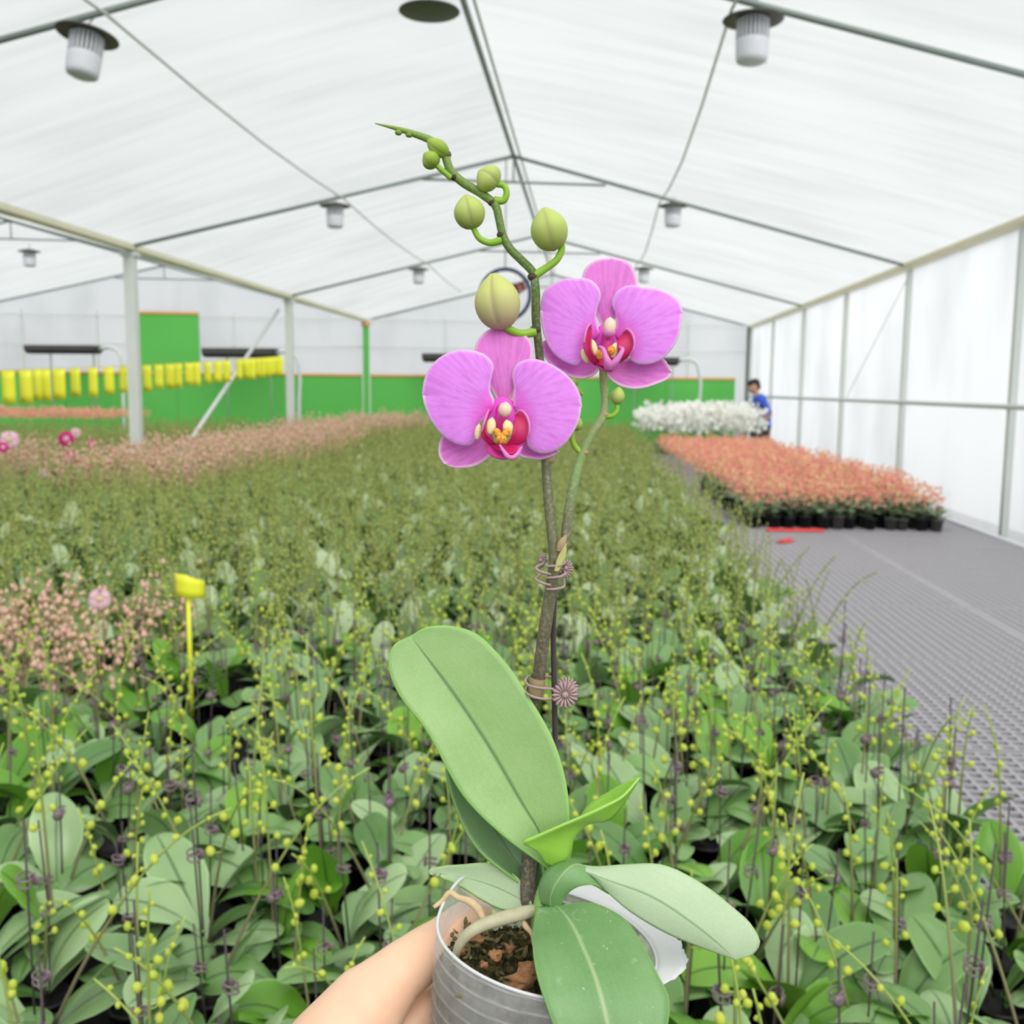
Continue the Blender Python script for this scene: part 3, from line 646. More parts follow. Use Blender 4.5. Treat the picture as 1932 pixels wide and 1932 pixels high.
# --- low-detail plants for the distance
def tri(F):
    T = []
    for q in F:
        for k in range(1, len(q)-1): T.append((q[0], q[k], q[k+1]))
    return T
class Acc:
    def __init__(s): s.V = []; s.T = []; s.M = []; s.n = 0
    def add(s, V, F, m):
        T = np.array(tri(F)); s.V.append(np.asarray(V, float)); s.T.append(T+s.n); s.M.append(np.full(len(T), m)); s.n += len(V)
    def arr(s): return np.vstack(s.V), np.vstack(s.T), np.concatenate(s.M)
def orchid_low(seed, lod):
    rs = np.random.default_rng(seed); a = Acc(); az0 = rs.uniform(0, 6.28)
    for k in range(5 if lod == 0 else 3):
        az = az0+math.pi*(k % 2)+rs.normal(0, .5); L = rs.uniform(.11, .19)
        V, F, _ = leafgeo(L, L*.5, az, rs.uniform(.4, 1.3), rs.uniform(.4, 1.4), 5 if lod == 0 else 3, 2, (0, 0, .085), .25, rs.uniform(-.4, .4)); a.add(V, F, int(rs.random() < .33))
    for _ in range(1 if rs.random() < .6 else 2):
        pts, az = spikepath(rs, rs.uniform(.27, .45), 8 if lod == 0 else 5)
        a.add(*tube(pts, np.linspace(.003, .0018, len(pts))*(1 if lod == 0 else 1.5), 4 if lod == 0 else 3, caps=False), 2)
        nb = 8 if lod == 0 else 5
        for k in range(nb):
            i = min(len(pts)-1, int(len(pts)*(.42+.58*k/nb))); r = .0072*(1-.5*k/nb)*(1 if lod == 0 else 1.3)
            sd = np.array([-math.sin(az), math.cos(az), 0])*(1 if k % 2 else -1)*(r+.006); a.add(*octa(pts[i]+sd+rs.normal(0, .005, 3), r), 3)
    return a.arr()
def blobbed(seed, kind):
    rs = np.random.default_rng(seed); a = Acc()
    if kind == 'coral':
        for k in range(26 if True else 0):
            t = rs.uniform(0, 6.28); r = .075*math.sqrt(rs.random()); z = rs.uniform(.2, .34)-1.2*r*r*5
            c = np.array([r*math.cos(t), r*math.sin(t), z]); m = int(rs.choice([0, 0, 1, 1, 2]))
            for q in range(2):
                e = rs.normal(0, 1, 3); e /= np.linalg.norm(e); e2 = np.cross(e, rs.normal(0, 1, 3)); e2 /= np.linalg.norm(e2); s = rs.uniform(.010, .02)
                a.add([c-e*s, c+e2*s*.6, c+e*s, c-e2*s*.6+np.array([0, 0, .004])], [(0, 1, 2, 3)], m)
    if kind == 'white':
        for k in range(12):
            t = rs.uniform(0, 6.28); r = .14*math.sqrt(rs.random()); c = np.array([r*math.cos(t), r*math.sin(t), .44+.4*rs.random()**.7-1.5*r*r])
            n = np.array([rs.normal(0, .4), -1, rs.normal(.2, .3)]); n /= np.linalg.norm(n); _, u, v = frame(n); R_ = rs.uniform(.05, .068)
            V = [c+n*.006]; 
            for q in range(15): 
                an = 2*math.pi*q/15; rr = R_*(.72+.28*math.cos(5*an/1.0)); V.append(c+rr*(math.cos(an)*u+math.sin(an)*v)-n*.01*math.cos(5*an))
            a.add(V, [(0, 1+q, 1+(q+1) % 15) for q in range(15)], 0)
        for s in (-.02, .02): a.add(*tube([(s, 0, .08), (s*2, .0, .45), (s*4, -.02, .72)], .004, 3), 1)
        for k in range(4): V, F, _ = leafgeo(.2, .08, k*1.57+rs.normal(0, .3), .5, .9, 4, 2, (0, 0, .085), .2); a.add(V, F, 1)
    if kind == 'beige':
        for k in range(4): V, F, _ = leafgeo(.16, .07, k*1.57+rs.normal(0, .3), .6, .9, 4, 2, (0, 0, .085), .2); a.add(V, F, 3)
        for s in range(3):
            pts, az = spikepath(rs, rs.uniform(.36, .5), 7); a.add(*tube(pts, .0022, 3, caps=False), 2)
            for k in range(9):
                p = pts[min(7, 3+k//2)]+rs.normal(0, .016, 3); a.add(*octa(p, rs.uniform(.009, .0155)), int(rs.random() < .4))
    return a.arr()
def scatter(name, protos, pts, mats, parent=None, smin=.85, smax=1.15):
    Vs = []; Ts = []; Ms = []; n = 0
    for (x, y, z) in pts:
        V, T, Mi = protos[int(rng.integers(len(protos)))]; a = rng.uniform(0, 6.28); s = rng.uniform(smin, smax); c, d = math.cos(a)*s, math.sin(a)*s
        W = np.column_stack([V[:, 0]*c-V[:, 1]*d+x, V[:, 0]*d+V[:, 1]*c+y, V[:, 2]*s+z]); Vs.append(W); Ts.append(T+n); Ms.append(Mi); n += len(W)
    me = trimesh(name, np.vstack(Vs), np.vstack(Ts), mats, np.concatenate(Ms)); o = bpy.data.objects.new(name, me); return reg(o, (0, 0, 0), parent)
def inview(x, y, z0=.6, z1=1.05, m=110):
    for z in (z0, z1):
        u, v, d = proj((x, y, z))
        if d > .1 and -m < u < 1932+m and v < 1932+m: return True
    return False
# ---- main bench of green orchids
def beige_zone(x, y): return x < -1.3-.1*math.sin(7*y) and 2.6 < y < 3.2
def empty_zone(x, y): return abs(x+1.0) < .16 and 2.45 < y < 2.75
def far_beige(x, y): return (x < -3.3-.25*math.sin(y*.9)+(.35 if y < 10.5 else 0) and y > 7.6)
cells = []; sp_ = .128
j = 0; y = .95
while y < 19.7:
    x = -4.28+(.06 if j % 2 else 0)
    while x < .79:
        if inview(x, y): cells.append((x+random.gauss(0, .01), y+random.gauss(0, .01)))
        x += sp_
    y += sp_*(.94 if y < 8 else 1.25); j += 1
green = [c for c in cells if not far_beige(*c) and not beige_zone(*c) and not empty_zone(*c)]
beige_near = [c for c in cells if beige_zone(*c)]
beige_far = [c for c in cells if far_beige(*c)]
green.sort(key=lambda c: c[0]**2+c[1]**2)
def orchid_label(c):
    u = proj((c[0], c[1], BZ+.2))[0]
    if c[0] > .62: return 'green budding orchid at the row end beside the grey mesh bench', 'green orchids beside the mesh bench'
    if c[1] < 2.0 and u < 760: return 'green budding orchid in the nearest rows left of the hand', 'green orchids left of the hand'
    if c[1] < 2.0 and u > 1180: return 'green budding orchid in the nearest rows right of the held pot', 'green orchids right of the held pot'
    if c[1] < 2.0: return 'green budding orchid directly behind the held pot and leaves', 'green orchids behind the held pot'
    return 'green budding orchid in the middle rows of the wide bench', 'green orchids in the middle rows'
for c in green[:300]:
    place_orchid(random.choice(VARS), (c[0], c[1], BZ), random.uniform(0, 6.28), random.uniform(.86, 1.14), *orchid_label(c))
mid = [(x, y, BZ) for x, y in green[300:] if y < 8.5]; far = [(x, y, BZ) for x, y in green[300:] if y >= 8.5]
FM = [MT['f_leaf'], MT['f_leaf2'], MT['f_spike'], MT['f_bud']]
lo0 = [orchid_low(300+i, 0) for i in range(14)]; lo1 = [orchid_low(400+i, 1) for i in range(12)]
o = scatter('orchid_field', [p for p in lo0], mid, FM)
fo2 = scatter('orchid_field_far', lo1, far, FM)
# one object for the whole remainder
def merge(name, objs):
    Vs, Ts, Ms, n = [], [], [], 0
    for q in objs:
        me = q.data; V = np.empty(len(me.vertices)*3, np.float32); me.vertices.foreach_get('co', V); T = np.empty(len(me.loops), np.int32); me.loops.foreach_get('vertex_index', T)
        Mi = np.empty(len(me.polygons), np.int32); me.polygons.foreach_get('material_index', Mi); Vs.append(V.reshape(-1, 3)); Ts.append(T.reshape(-1, 3)+n); Ms.append(Mi); n += len(V)//3
    mats = list(objs[0].data.materials); me = trimesh(name, np.vstack(Vs), np.vstack(Ts), mats, np.concatenate(Ms))
    for q in objs: bpy.data.objects.remove(q)
    return reg(bpy.data.objects.new(name, me), (0, 0, 0), None)
o = merge('orchid_field', [o, fo2]); tag(o, 'mass of green budding orchids receding to the far green wall', 'orchids', kind='stuff')
# ---- left bay plants
lb = []; y = 8.0
while y < 18.4:
    x = -5.05
    while x > -12:
        if inview(x, y, m=40): lb.append((x+random.gauss(0, .02), y, BZ))
        x -= .15
    y += .17
o = scatter('orchid_field', lo1, [p for p in lb if not (p[1] > 16.6 and p[0] < -8.2) and not (p[1] < 9.6)], FM); tag(o, 'mass of green plants on the bench beyond the left posts', 'plants', kind='stuff')
CM = [MT['coral'], MT['peach'], MT['rose']]
cor = [blobbed(500+i, 'coral') for i in range(6)]
o = scatter('coral_plants', cor, [(x, y, z+.28) for x, y, z in lb if y > 16.6 and x < -8.2], CM); tag(o, 'strip of coral flowers at the far end beyond the left posts', 'flowers', kind='stuff')
# ---- beige budding plants
BM = [MT['beige'], MT['beige2'], MT['beigestem'], MT['f_leaf']]
bpro = [blobbed(600+i, 'beige') for i in range(8)]; bme = [trimesh('beige_budding_orchid', *p[:2], BM, p[2]) for p in bpro]
def single(name, me, loc, label, cat, group, s=1.0):
    o = bpy.data.objects.new(name, me); COL.objects.link(o); o.location = loc; o.rotation_euler = (0, 0, random.uniform(0, 6.28)); o.scale = (s, s, s); tag(o, label, cat, group); return o
for x, y in beige_near: single('beige_budding_orchid', random.choice(bme), (x, y, BZ), 'orchid with many small beige-pink buds in the clump beside the yellow stake', 'orchid', 'beige budding orchids in the near left clump', .78)
lbb = [(x, y) for x, y, z in lb if y <= 9.6]
beige_far += lbb; beige_far.sort(key=lambda c: c[0]**2+c[1]**2)
for x, y in beige_far[:300]: single('beige_budding_orchid', random.choice(bme), (x, y, BZ), 'small beige-pink budding orchid in the strip along the left posts', 'orchid', 'beige budding orchids in the left strip', 1.0)
o = scatter('beige_orchids', bpro, [(x, y, BZ) for x, y in beige_far[300:]], BM); tag(o, 'far part of the beige-pink flower strip along the left posts', 'flowers', kind='stuff')
# ---- coloured single blooms
def bloom(px, py, rpx, X, mat, lab, name):
    p = on(0, px, py, X); r = rpx/f*(p[1]); n = np.array([.35, -1, .25]); n /= np.linalg.norm(n); _, u, v = frame(n); ro = empty(name, (p[0], p[1], BZ), lab, 'flower')
    obj('stem', *tube([(p[0], p[1], BZ), (p[0], p[1]+.02, p[2]-.03), p+n*-.01], .004, 5), MT['beigestem'], ro)
    for k in range(5):
        a = 2*math.pi*k/5+.3; er = math.cos(a)*u+math.sin(a)*v; et = -math.sin(a)*u+math.cos(a)*v; V = [p]; 
        for t in np.linspace(-1, 1, 7): V.append(p+er*r*(.55+.45*math.sqrt(1-t*t*.98))+et*t*r*.62+n*.15*r*abs(t))
        solidify(obj('petal', V, [(0, i, i+1) for i in range(1, 7)], mat, ro), .002)
    obj('centre', *lathe(p, n, [(.02*r/.04, 0), (.25*r, .1*r), (.05*r, .3*r)], 8), MT['palepink'] if mat is not MT['palepink'] else MT['beige'], ro)
for i, (px, py, rp, X, mk, lab) in enumerate([
    (125, 828, 15, -4.9, 'magenta', 'magenta bloom just below the left end of the green strip'), (132, 866, 14, -4.8, 'magenta', 'magenta bloom at the left end of a touching pair'),
    (162, 874, 16, -4.8, 'magenta', 'brightest magenta bloom beside the small yellow bloom'), (174, 838, 10, -5.0, 'magenta', 'small dull magenta bloom left of the nearer post'),
    (6, 844, 11, -4.9, 'magenta', 'dark magenta bloom at the left picture edge'), (18, 830, 18, -4.95, 'palepink', 'large pale pink bloom at the left picture edge'),
    (143, 817, 10, -5.05, 'palepink', 'pale pink bloom above the magenta blooms'), (80, 893, 9, -4.7, 'palepink', 'small pale pink bloom at the near edge of the beige strip'),
    (192, 872, 10, -4.75, 'yellow', 'small yellow bloom right of the magenta pair'), (188, 1131, 22, -1.5, 'palepink', 'single pale pink bloom in the near beige clump')]):
    bloom(px, py, rp, X, MT[mk], lab, 'single_bloom')
# yellow card on a stick in the near left
p = on(1, 353, 1105, 2.78); yc = empty('yellow_card_stake', (p[0], p[1], BZ), 'bent yellow sticky card on a yellow stick left of the big leaf', 'sticky card')
V = []; F = []
for a in range(7):
    for b in range(4):
        t = -1+a/3; V.append(p+np.array([.044*t, .03*t*t-.01, .034*(1-b/1.5)*(1-.25*max(0, t))-.014*max(0, t)]))
solidify(obj('card', V, [(a*4+b, a*4+b+1, (a+1)*4+b+1, (a+1)*4+b) for a in range(6) for b in range(3)], MT['yellow'], yc), .003)
obj('stick', *tube([(p[0], p[1]+.005, BZ+.0), p+np.array([0, .005, .02])], .007, 8), MT['yellow'], yc)
# ---- coral plants on the mesh bench
cme = [trimesh('flower_head', *c[:2], CM, c[2]) for c in cor]
fme = []
for i in range(4):
    rs = np.random.default_rng(700+i); parts = []
    for k in range(7): V, F, _ = leafgeo(rs.uniform(.09, .15), .062, k*.9+rs.normal(0, .2), rs.uniform(.2, 1.0), 1.0, 4, 2, (0, 0, .09+.012*k), .2); parts.append((V, F))
    parts.append(tube([(0, 0, .05), (0, 0, .22)], .004, 4)); fme.append(mesh('foliage', *join(parts), MT['darkleaf']))
potme = mesh('pot', *lathe((0, 0, 0), (0, 0, 1), [(.036, 0), (.05, .085), (.053, .085), (.053, .095), (.045, .095), (.002, .08)], 12), MT['pot_black'])
potme2 = mesh('pot', *lathe((0, 0, 0), (0, 0, 1), [(.036, 0), (.05, .085), (.053, .085), (.053, .095), (.045, .095), (.002, .08)], 12), MT['potg'])
cc = []; y = 7.72
while y < 15.8:
    x = 1.28-.02*(y-7.7)
    while x < 2.72:
        cc.append((x+random.gauss(0, .012), y+random.gauss(0, .012))); x += .122
    y += .122
cc.sort(key=lambda c: c[1])
for x, y in cc[:300]:
    r = bpy.data.objects.new('coral_flower_plant', None); COL.objects.link(r); r.location = (x, y, BZ); r.rotation_euler = (0, 0, random.uniform(0, 6.28)); s = random.uniform(.9, 1.15); r.scale = (s, s, s)
    tag(r, 'potted plant with coral-orange flower head and dark leaves in the block on the grey bench', 'flower', 'coral flowering plants on the grey bench')
    for nm, me in (('pot', random.choice([potme, potme, potme2])), ('foliage', random.choice(fme)), ('flower_head', random.choice(cme))):
        o = bpy.data.objects.new(nm, me); COL.objects.link(o); o.parent = r
        if nm == 'flower_head': o['kind'] = 'stuff'
o = scatter('coral_plants', cor, [(x, y, BZ) for x, y in cc[300:]], CM); tag(o, 'far part of the block of coral flowers on the grey bench', 'flowers', kind='stuff')
# stray sprays at the wall side
# ---- white orchids
WM = [MT['whitebloom'], MT['darkleaf']]; wme = [trimesh('white_orchid', *p_[:2], WM, p_[2]) for p_ in [blobbed(800+i, 'white') for i in range(6)]]
y = 16.3
while y < 17.9:
    x = .95
    while x < 2.8:
        single('white_orchid', random.choice(wme), (x+random.gauss(0, .03), y+random.gauss(0, .03), BZ), 'white flowering orchid in the white block near the person in blue', 'orchid', 'white orchids in front of the far wall', random.uniform(.8, 1.02)).rotation_euler = (0, 0, random.uniform(-.5, .5))
        x += .17
    y += .2
# ================================================================== REMESHED BODIES
def capsule(p0, r0, p1, r1, ns=16, nr=5):
    p0, p1 = np.asarray(p0, float), np.asarray(p1, float); d = p1-p0; L = np.linalg.norm(d)
    prof = []
    for i in range(nr+1): a = math.pi/2*i/nr; prof.append((max(1e-5, r0*math.sin(a)), -r0*math.cos(a)))
    for i in range(nr+1): a = math.pi/2*i/nr; prof.append((max(1e-5, r1*math.cos(a)), L+r1*math.sin(a)))
    return lathe(p0, d, prof, ns)
def body(name, chains, mat, parent, voxel, it=8, extra=()):
    parts = list(extra)
    for ch in chains:
        for (p0, r0), (p1, r1) in zip(ch[:-1], ch[1:]): parts.append(capsule(p0, r0, p1, r1))
    V, F = join(parts); o = obj(name, V, F, mat, parent) if parent is not None else obj(name, V, F, mat)
    m = o.modifiers.new('remesh', 'REMESH'); m.mode = 'VOXEL'; m.voxel_size = voxel; m.use_smooth_shade = True
    m = o.modifiers.new('smooth', 'SMOOTH'); m.factor = .5; m.iterations = it
    return o
# ---- the far person
pb = np.array([3.18, 18.9, 0]); per = empty('person', pb, 'person in a blue shirt bending over the white orchids at the far right', 'person')
g = lambda x, y, z: pb+np.array([x, y, z])
body('body', [[(g(.05, -.1, .08), .05), (g(.05, -.1, .5), .06), (g(.03, -.09, .92), .085)], [(g(.05, .1, .08), .05), (g(.05, .1, .5), .06), (g(.03, .09, .92), .085)],
    [(g(.05, -.1, .05), .045), (g(-.12, -.1, .04), .035)], [(g(.05, .1, .05), .045), (g(-.12, .1, .04), .035)],
    [(g(.02, 0, .95), .14), (g(0, 0, 1.2), .13), (g(-.06, 0, 1.42), .13)], [(g(-.09, 0, 1.5), .055), (g(-.15, 0, 1.6), .055)], [(g(-.19, 0, 1.64), .085), (g(-.17, 0, 1.70), .09)],
    [(g(-.27, 0, 1.62), .022), (g(-.285, 0, 1.6), .015)],
    [(g(-.05, -.19, 1.43), .055), (g(.1, -.24, 1.18), .045), (g(-.1, -.2, .99), .035), (g(-.17, -.18, .97), .03)], [(g(-.05, .19, 1.43), .055), (g(.0, .24, 1.18), .045), (g(-.22, .2, 1.02), .035), (g(-.29, .18, 1.0), .03)]], MT['face'], per, .016, 3)
body('shirt', [[(g(.02, 0, .96), .155), (g(0, 0, 1.2), .148), (g(-.06, 0, 1.41), .145)], [(g(-.05, -.12, 1.43), .085), (g(-.04, -.2, 1.42), .075), (g(.07, -.235, 1.22), .064)], [(g(-.05, .12, 1.43), .085), (g(-.05, .2, 1.42), .075), (g(.0, .235, 1.22), .062)]], MT['shirt'], per, .018, 3)
body('apron', [[(g(-.1, 0, .8), .12), (g(-.1, 0, 1.1), .12), (g(-.13, 0, 1.34), .1)]], MT['apron'], per, .018, 3)
body('trousers', [[(g(.05, -.1, .14), .06), (g(.05, -.1, .5), .075), (g(.03, -.09, .93), .105)], [(g(.05, .1, .14), .06), (g(.05, .1, .5), .075), (g(.03, .09, .93), .105)]], MT['trouser'], per, .018, 3)
body('hair', [[(g(-.2, 0, 1.735), .082), (g(-.15, 0, 1.74), .09), (g(-.115, 0, 1.68), .07)]], MT['hair'], per, .014, 3)

# ================================================================== THE HELD ORCHID
base = Q((1030, 1880, 10)); ORC = empty('potted_orchid', base, 'held pink orchid with two open flowers, green buds and broad leaves in a clear pot', 'orchid')
def put(name, geo, mat, parent=None, thick=0, **kw):
    o = obj(name, geo[0], geo[1], mat, parent or ORC, uv=geo[2] if len(geo) > 2 else None, attrs=dict({'edge': geo[3]} if len(geo) > 3 else {}, **kw) or None)
    if thick: solidify(o, thick)
    return o
# ---------------- pot
ax = np.array([0, 0, 1.0])+.16*Rt+.05*np.array([Fw[0], Fw[1], 0]); ax /= np.linalg.norm(ax)
ux = Rt-ax*(Rt@ax); ux /= np.linalg.norm(ux); uy = np.cross(ax, ux)      # ux right, uy away
RC = Q((1030, 1768, 20)); RAD = 212*S
def potpt(th, r, h): return RC+ax*h+r*(math.cos(th)*ux+math.sin(th)*uy)
def bumpf(t, c, w_): d = (t-c+math.pi) % (2*math.pi)-math.pi; return math.exp(-(d/w_)**2)
NS = 120; V = []; F = []; rg = []
rows = [(.0, 0)]
hs = list(np.linspace(0, -.082, 140))
for i, h in enumerate(hs):
    for k in range(NS):
        t = 2*math.pi*k/NS; r = RAD*(1+.23*h/.082*.9)
        r += .0003*max(0, math.sin(h*2*math.pi/.0066-t*.8+.6*math.sin(t*2)))**20      # moulded rings
        hh = h+.010*bumpf(t, 2.66, .40)*max(0, 1+h/.02) if h > -.02 else h
        V.append(potpt(t, r-.003*bumpf(t, 2.7, .4)*max(0, 1+h/.02), hh)); rg.append(max(0, math.sin(h*2*math.pi/.0066-t*.8+.6*math.sin(t*2)))**26)
for i in range(len(hs)-1):
    for k in range(NS): F.append((i*NS+k, i*NS+(k+1) % NS, (i+1)*NS+(k+1) % NS, (i+1)*NS+k))
V.append(potpt(0, 0, -.082)); e = len(V)-1
for k in range(NS): F.append(((len(hs)-1)*NS+k, (len(hs)-1)*NS+(k+1) % NS, e))
rg.append(0); pot = put('pot', (np.array(V), F), MT['pot'], ring=np.array(rg)); solidify(pot, .0006)
# rim bead and the crinkled flange at the right
ringp = [potpt(t, RAD-.003*bumpf(t, 2.7, .4), .010*bumpf(t, 2.66, .40)) for t in np.linspace(0, 2*math.pi, 121)]
put('rim_bead', tube(ringp, .0007, 6, caps=False), MT['pot_rim'], pot)
V = []; F = []; nk = 70
for i in range(5):
    for k in range(nk+1):
        t = -.62+2.25*k/nk; fade = min(1, (k/nk)*6, (1-k/nk)*6)
        wob = .0004*math.sin(k*.9)+.0003*math.sin(k*1.7+1)
        V.append(potpt(t, RAD-.0006+(.0135*fade)*i/4*(1-.35*(k/nk))+wob*(i/4)*fade, (.0004*i/4*(1 if k % 2 else -1)+.008*(i/4))*fade-.001*i))
for i in range(4):
    for k in range(nk): F.append((i*(nk+1)+k, i*(nk+1)+k+1, (i+1)*(nk+1)+k+1, (i+1)*(nk+1)+k))
solidify(put('flange', (np.array(V), F), MT['pot_rim'], pot), .0005)
# ---------------- growing medium
V = []; F = []; nr, na = 26, 90
for i in range(nr+1):
    for k in range(na):
        r = RAD*.94*i/nr; t = 2*math.pi*k/na; x, y = r*math.cos(t), r*math.sin(t)
        h = -.017+.0016*math.sin(x*900+2*math.sin(y*700))+.0014*math.sin(y*1150+x*500)+.0012*rng.normal()-.002*(i/nr)**6
        if i == nr: h = -.021
        V.append(potpt(t, r, h))
for i in range(nr):
    for k in range(na): F.append((i*na+k, i*na+(k+1) % na, (i+1)*na+(k+1) % na, (i+1)*na+k))
b0 = len(V)
for h, q in ((-.045, .88), (-.079, .80)):
    for k in range(na): V.append(potpt(2*math.pi*k/na, RAD*.94*q/.94*1.0*(.955), h) if False else potpt(2*math.pi*k/na, RAD*(1+.207*h/.082)-.0025-.0008*rng.random(), h))
for a0, a1 in ((nr*na, b0), (b0, b0+na)):
    for k in range(na): F.append((a0+k, a0+(k+1) % na, a1+(k+1) % na, a1+k))
med = put('growing_medium', (np.array(V), F), MT['moss'])
parts = []
for i in range(260):
    t = rng.uniform(0, 6.28); r = RAD*.88*math.sqrt(rng.random()); p0 = potpt(t, r, -.0145+.003*rng.random()); d1 = rng.normal(0, 1, 3); d1[2] = abs(d1[2])*.6; d1 /= np.linalg.norm(d1); d2 = rng.normal(0, 1, 3)*.5
    L = rng.uniform(.002, .006); parts.append(tube([p0, p0+d1*L*.5+d2*.0006, p0+d1*L+d2*.0014], [rng.uniform(.0004, .0011), rng.uniform(.0005, .0013), .0003], 4))
tag(put('moss_strands', join(parts), MT['strand'], med), kind='stuff')
def chip(px, py, dz, r, seed):
    rs = np.random.default_rng(seed); V, F = budgeo(7, 9); V = V*np.array([1, .8, .6])*r*(1+.34*rs.normal(0, 1, (len(V), 1))); put('bark_chip', (V+Q((px, py, dz)), F), MT['chip'], med)
chip(988, 1845, -95, .0052, 1); chip(1000, 1832, -90, .004, 2); chip(978, 1856, -100, .0038, 9); chip(935, 1802, -40, .0028, 3); chip(902, 1772, 0, .0026, 4); chip(914, 1820, -60, .002, 5); chip(962, 1788, 10, .002, 6); chip(868, 1795, -10, .0024, 7)
# ---------------- roots
put('aerial_root', smooth_tube([(1015, 1716, 10), (985, 1723, -6), (940, 1735, -22), (905, 1748, -30), (880, 1765, -32), (864, 1788, -26), (858, 1812, -12)], [11, 13, 13, 12, 11, 9, 6], 14, 40), MT['root'])
put('dry_root', smooth_tube([(818, 1712, 40), (834, 1700, 45), (850, 1684, 48), (862, 1692, 46), (884, 1700, 40), (900, 1712, 30), (908, 1726, 10), (914, 1738, -8)], [4, 5, 6, 6, 8, 8, 7, 4], 10, 40), MT['root_dry'])
put('dry_root', smooth_tube([(985, 1735, 0), (992, 1748, -20), (1003, 1762, -30), (1006, 1785, -32)], [4, 6, 4, 2], 8, 20), MT['root_dry'])
# ---------------- leaves
LF = MT
g1 = blade([(1042, 1640, 20), (1018, 1570, 24), (985, 1515, 30), (930, 1420, 46), (850, 1300, 68), (775, 1200, 84)],
    [(1036, 1640, 14), (955, 1582, 14), (882, 1512, 20), (800, 1372, 42), (748, 1302, 58), (733, 1255, 68), (742, 1218, 76), (775, 1200, 84)],
    [(1056, 1640, 14), (1074, 1560, 12), (1070, 1490, 16), (1042, 1392, 30), (1000, 1318, 46), (942, 1236, 64), (892, 1192, 76), (840, 1180, 82), (800, 1185, 84), (775, 1200, 84)], 44, 20, 6, 0, 1)
put('leaf', g1, LF['leaf'], thick=.0011)
g2 = blade([(1025, 1690, 60), (985, 1640, 80), (930, 1560, 100), (880, 1480, 120), (855, 1420, 135)],
    [(1020, 1692, 56), (960, 1652, 66), (902, 1604, 82), (868, 1548, 100), (848, 1488, 118), (842, 1445, 130), (855, 1420, 135)],
    [(1032, 1685, 58), (1020, 1620, 80), (990, 1560, 100), (950, 1500, 118), (900, 1440, 132), (855, 1420, 135)], 30, 12, 14, 0, 2)
put('leaf', g2, LF['leaf_shaded'], thick=.0011)
g3 = blade([(1048, 1640, -4), (1068, 1618, -10), (1084, 1578, -8), (1105, 1556, -6), (1150, 1545, -2), (1178, 1512, 4), (1208, 1465, 10)],
    [(1030, 1628, -10), (1012, 1604, -26), (986, 1588, -40), (1000, 1582, -42), (1075, 1550, -46), (1150, 1516, -34), (1166, 1508, -26), (1208, 1465, 10)],
    [(1068, 1640, 10), (1076, 1610, 22), (1086, 1560, 36), (1110, 1520, 44), (1150, 1494, 40), (1182, 1476, 26), (1208, 1465, 10)], 36, 14, 0, 0, 3, ease=False)
put('young_leaf', g3, LF['leaf_young'], thick=.001)
# right leaf: sheath rising, then blade falling away to the right
sh = blade([(1040, 1712, -20), (1040, 1690, -34), (1058, 1655, -40), (1085, 1632, -32), (1112, 1640, -20)],
    [(1022, 1705, -10), (1018, 1672, -14), (1035, 1640, -18), (1062, 1627, -14), (1112, 1637, -8)],
    [(1056, 1712, -20), (1066, 1690, -36), (1085, 1674, -46), (1118, 1670, -40), (1150, 1686, -26)], 22, 10, -8, 0, 4, ease=False)
put('leaf_sheath', sh, LF['leaf_front'], thick=.0012)
g4 = blade([(1075, 1632, -20), (1140, 1658, -36), (1230, 1692, -60), (1320, 1752, -78), (1388, 1809, -80)],
    [(1068, 1626, -16), (1115, 1636, -18), (1180, 1632, -32), (1250, 1632, -46), (1312, 1660, -56), (1380, 1710, -66), (1421, 1750, -72), (1433, 1780, -76), (1423, 1797, -78), (1388, 1809, -80)],
    [(1082, 1632, -22), (1112, 1646, -28), (1145, 1680, -40), (1180, 1712, -56), (1250, 1756, -72), (1350, 1796, -80), (1388, 1809, -80)], 44, 18, -8, 0, 5)
put('leaf', g4, LF['leaf_pale'], thick=.0012)
g5 = blade([(1050, 1710, -25), (1072, 1735, -72), (1100, 1790, -142), (1126, 1856, -205), (1146, 1932, -240), (1160, 2010, -245), (1165, 2060, -236)],
    [(1014, 1712, -22), (1006, 1750, -66), (1005, 1790, -132), (1016, 1852, -198), (1032, 1900, -226), (1052, 1955, -240), (1100, 2030, -242), (1165, 2060, -236)],
    [(1066, 1706, -24), (1110, 1704, -36), (1172, 1730, -70), (1215, 1790, -126), (1240, 1838, -165), (1262, 1884, -190), (1258, 1940, -215), (1225, 2025, -236), (1165, 2060, -236)], 46, 18, 9, 0, 6)
put('leaf', g5, LF['leaf_front'], thick=.0013)
g6 = blade([(1003, 1710, 30), (970, 1690, 52), (920, 1668, 84), (870, 1655, 112), (830, 1650, 130)],
    [(1000, 1700, 34), (985, 1665, 60), (930, 1630, 92), (870, 1632, 118), (828, 1636, 134), (808, 1642, 140), (812, 1650, 140), (830, 1650, 130)],
    [(1000, 1714, 24), (950, 1716, 44), (905, 1695, 72), (870, 1672, 100), (845, 1660, 118), (832, 1655, 128), (830, 1650, 130)], 30, 14, 12, 0, 7)
put('leaf', g6, LF['leaf_pale'], thick=.0011)
# short stem at the leaf bases
put('stem_base', smooth_tube([(1030, 1790, 10), (1028, 1740, 6), (1034, 1690, 10), (1046, 1640, 14)], [24, 27, 24, 14], 16, 20), LF['leaf_front'])
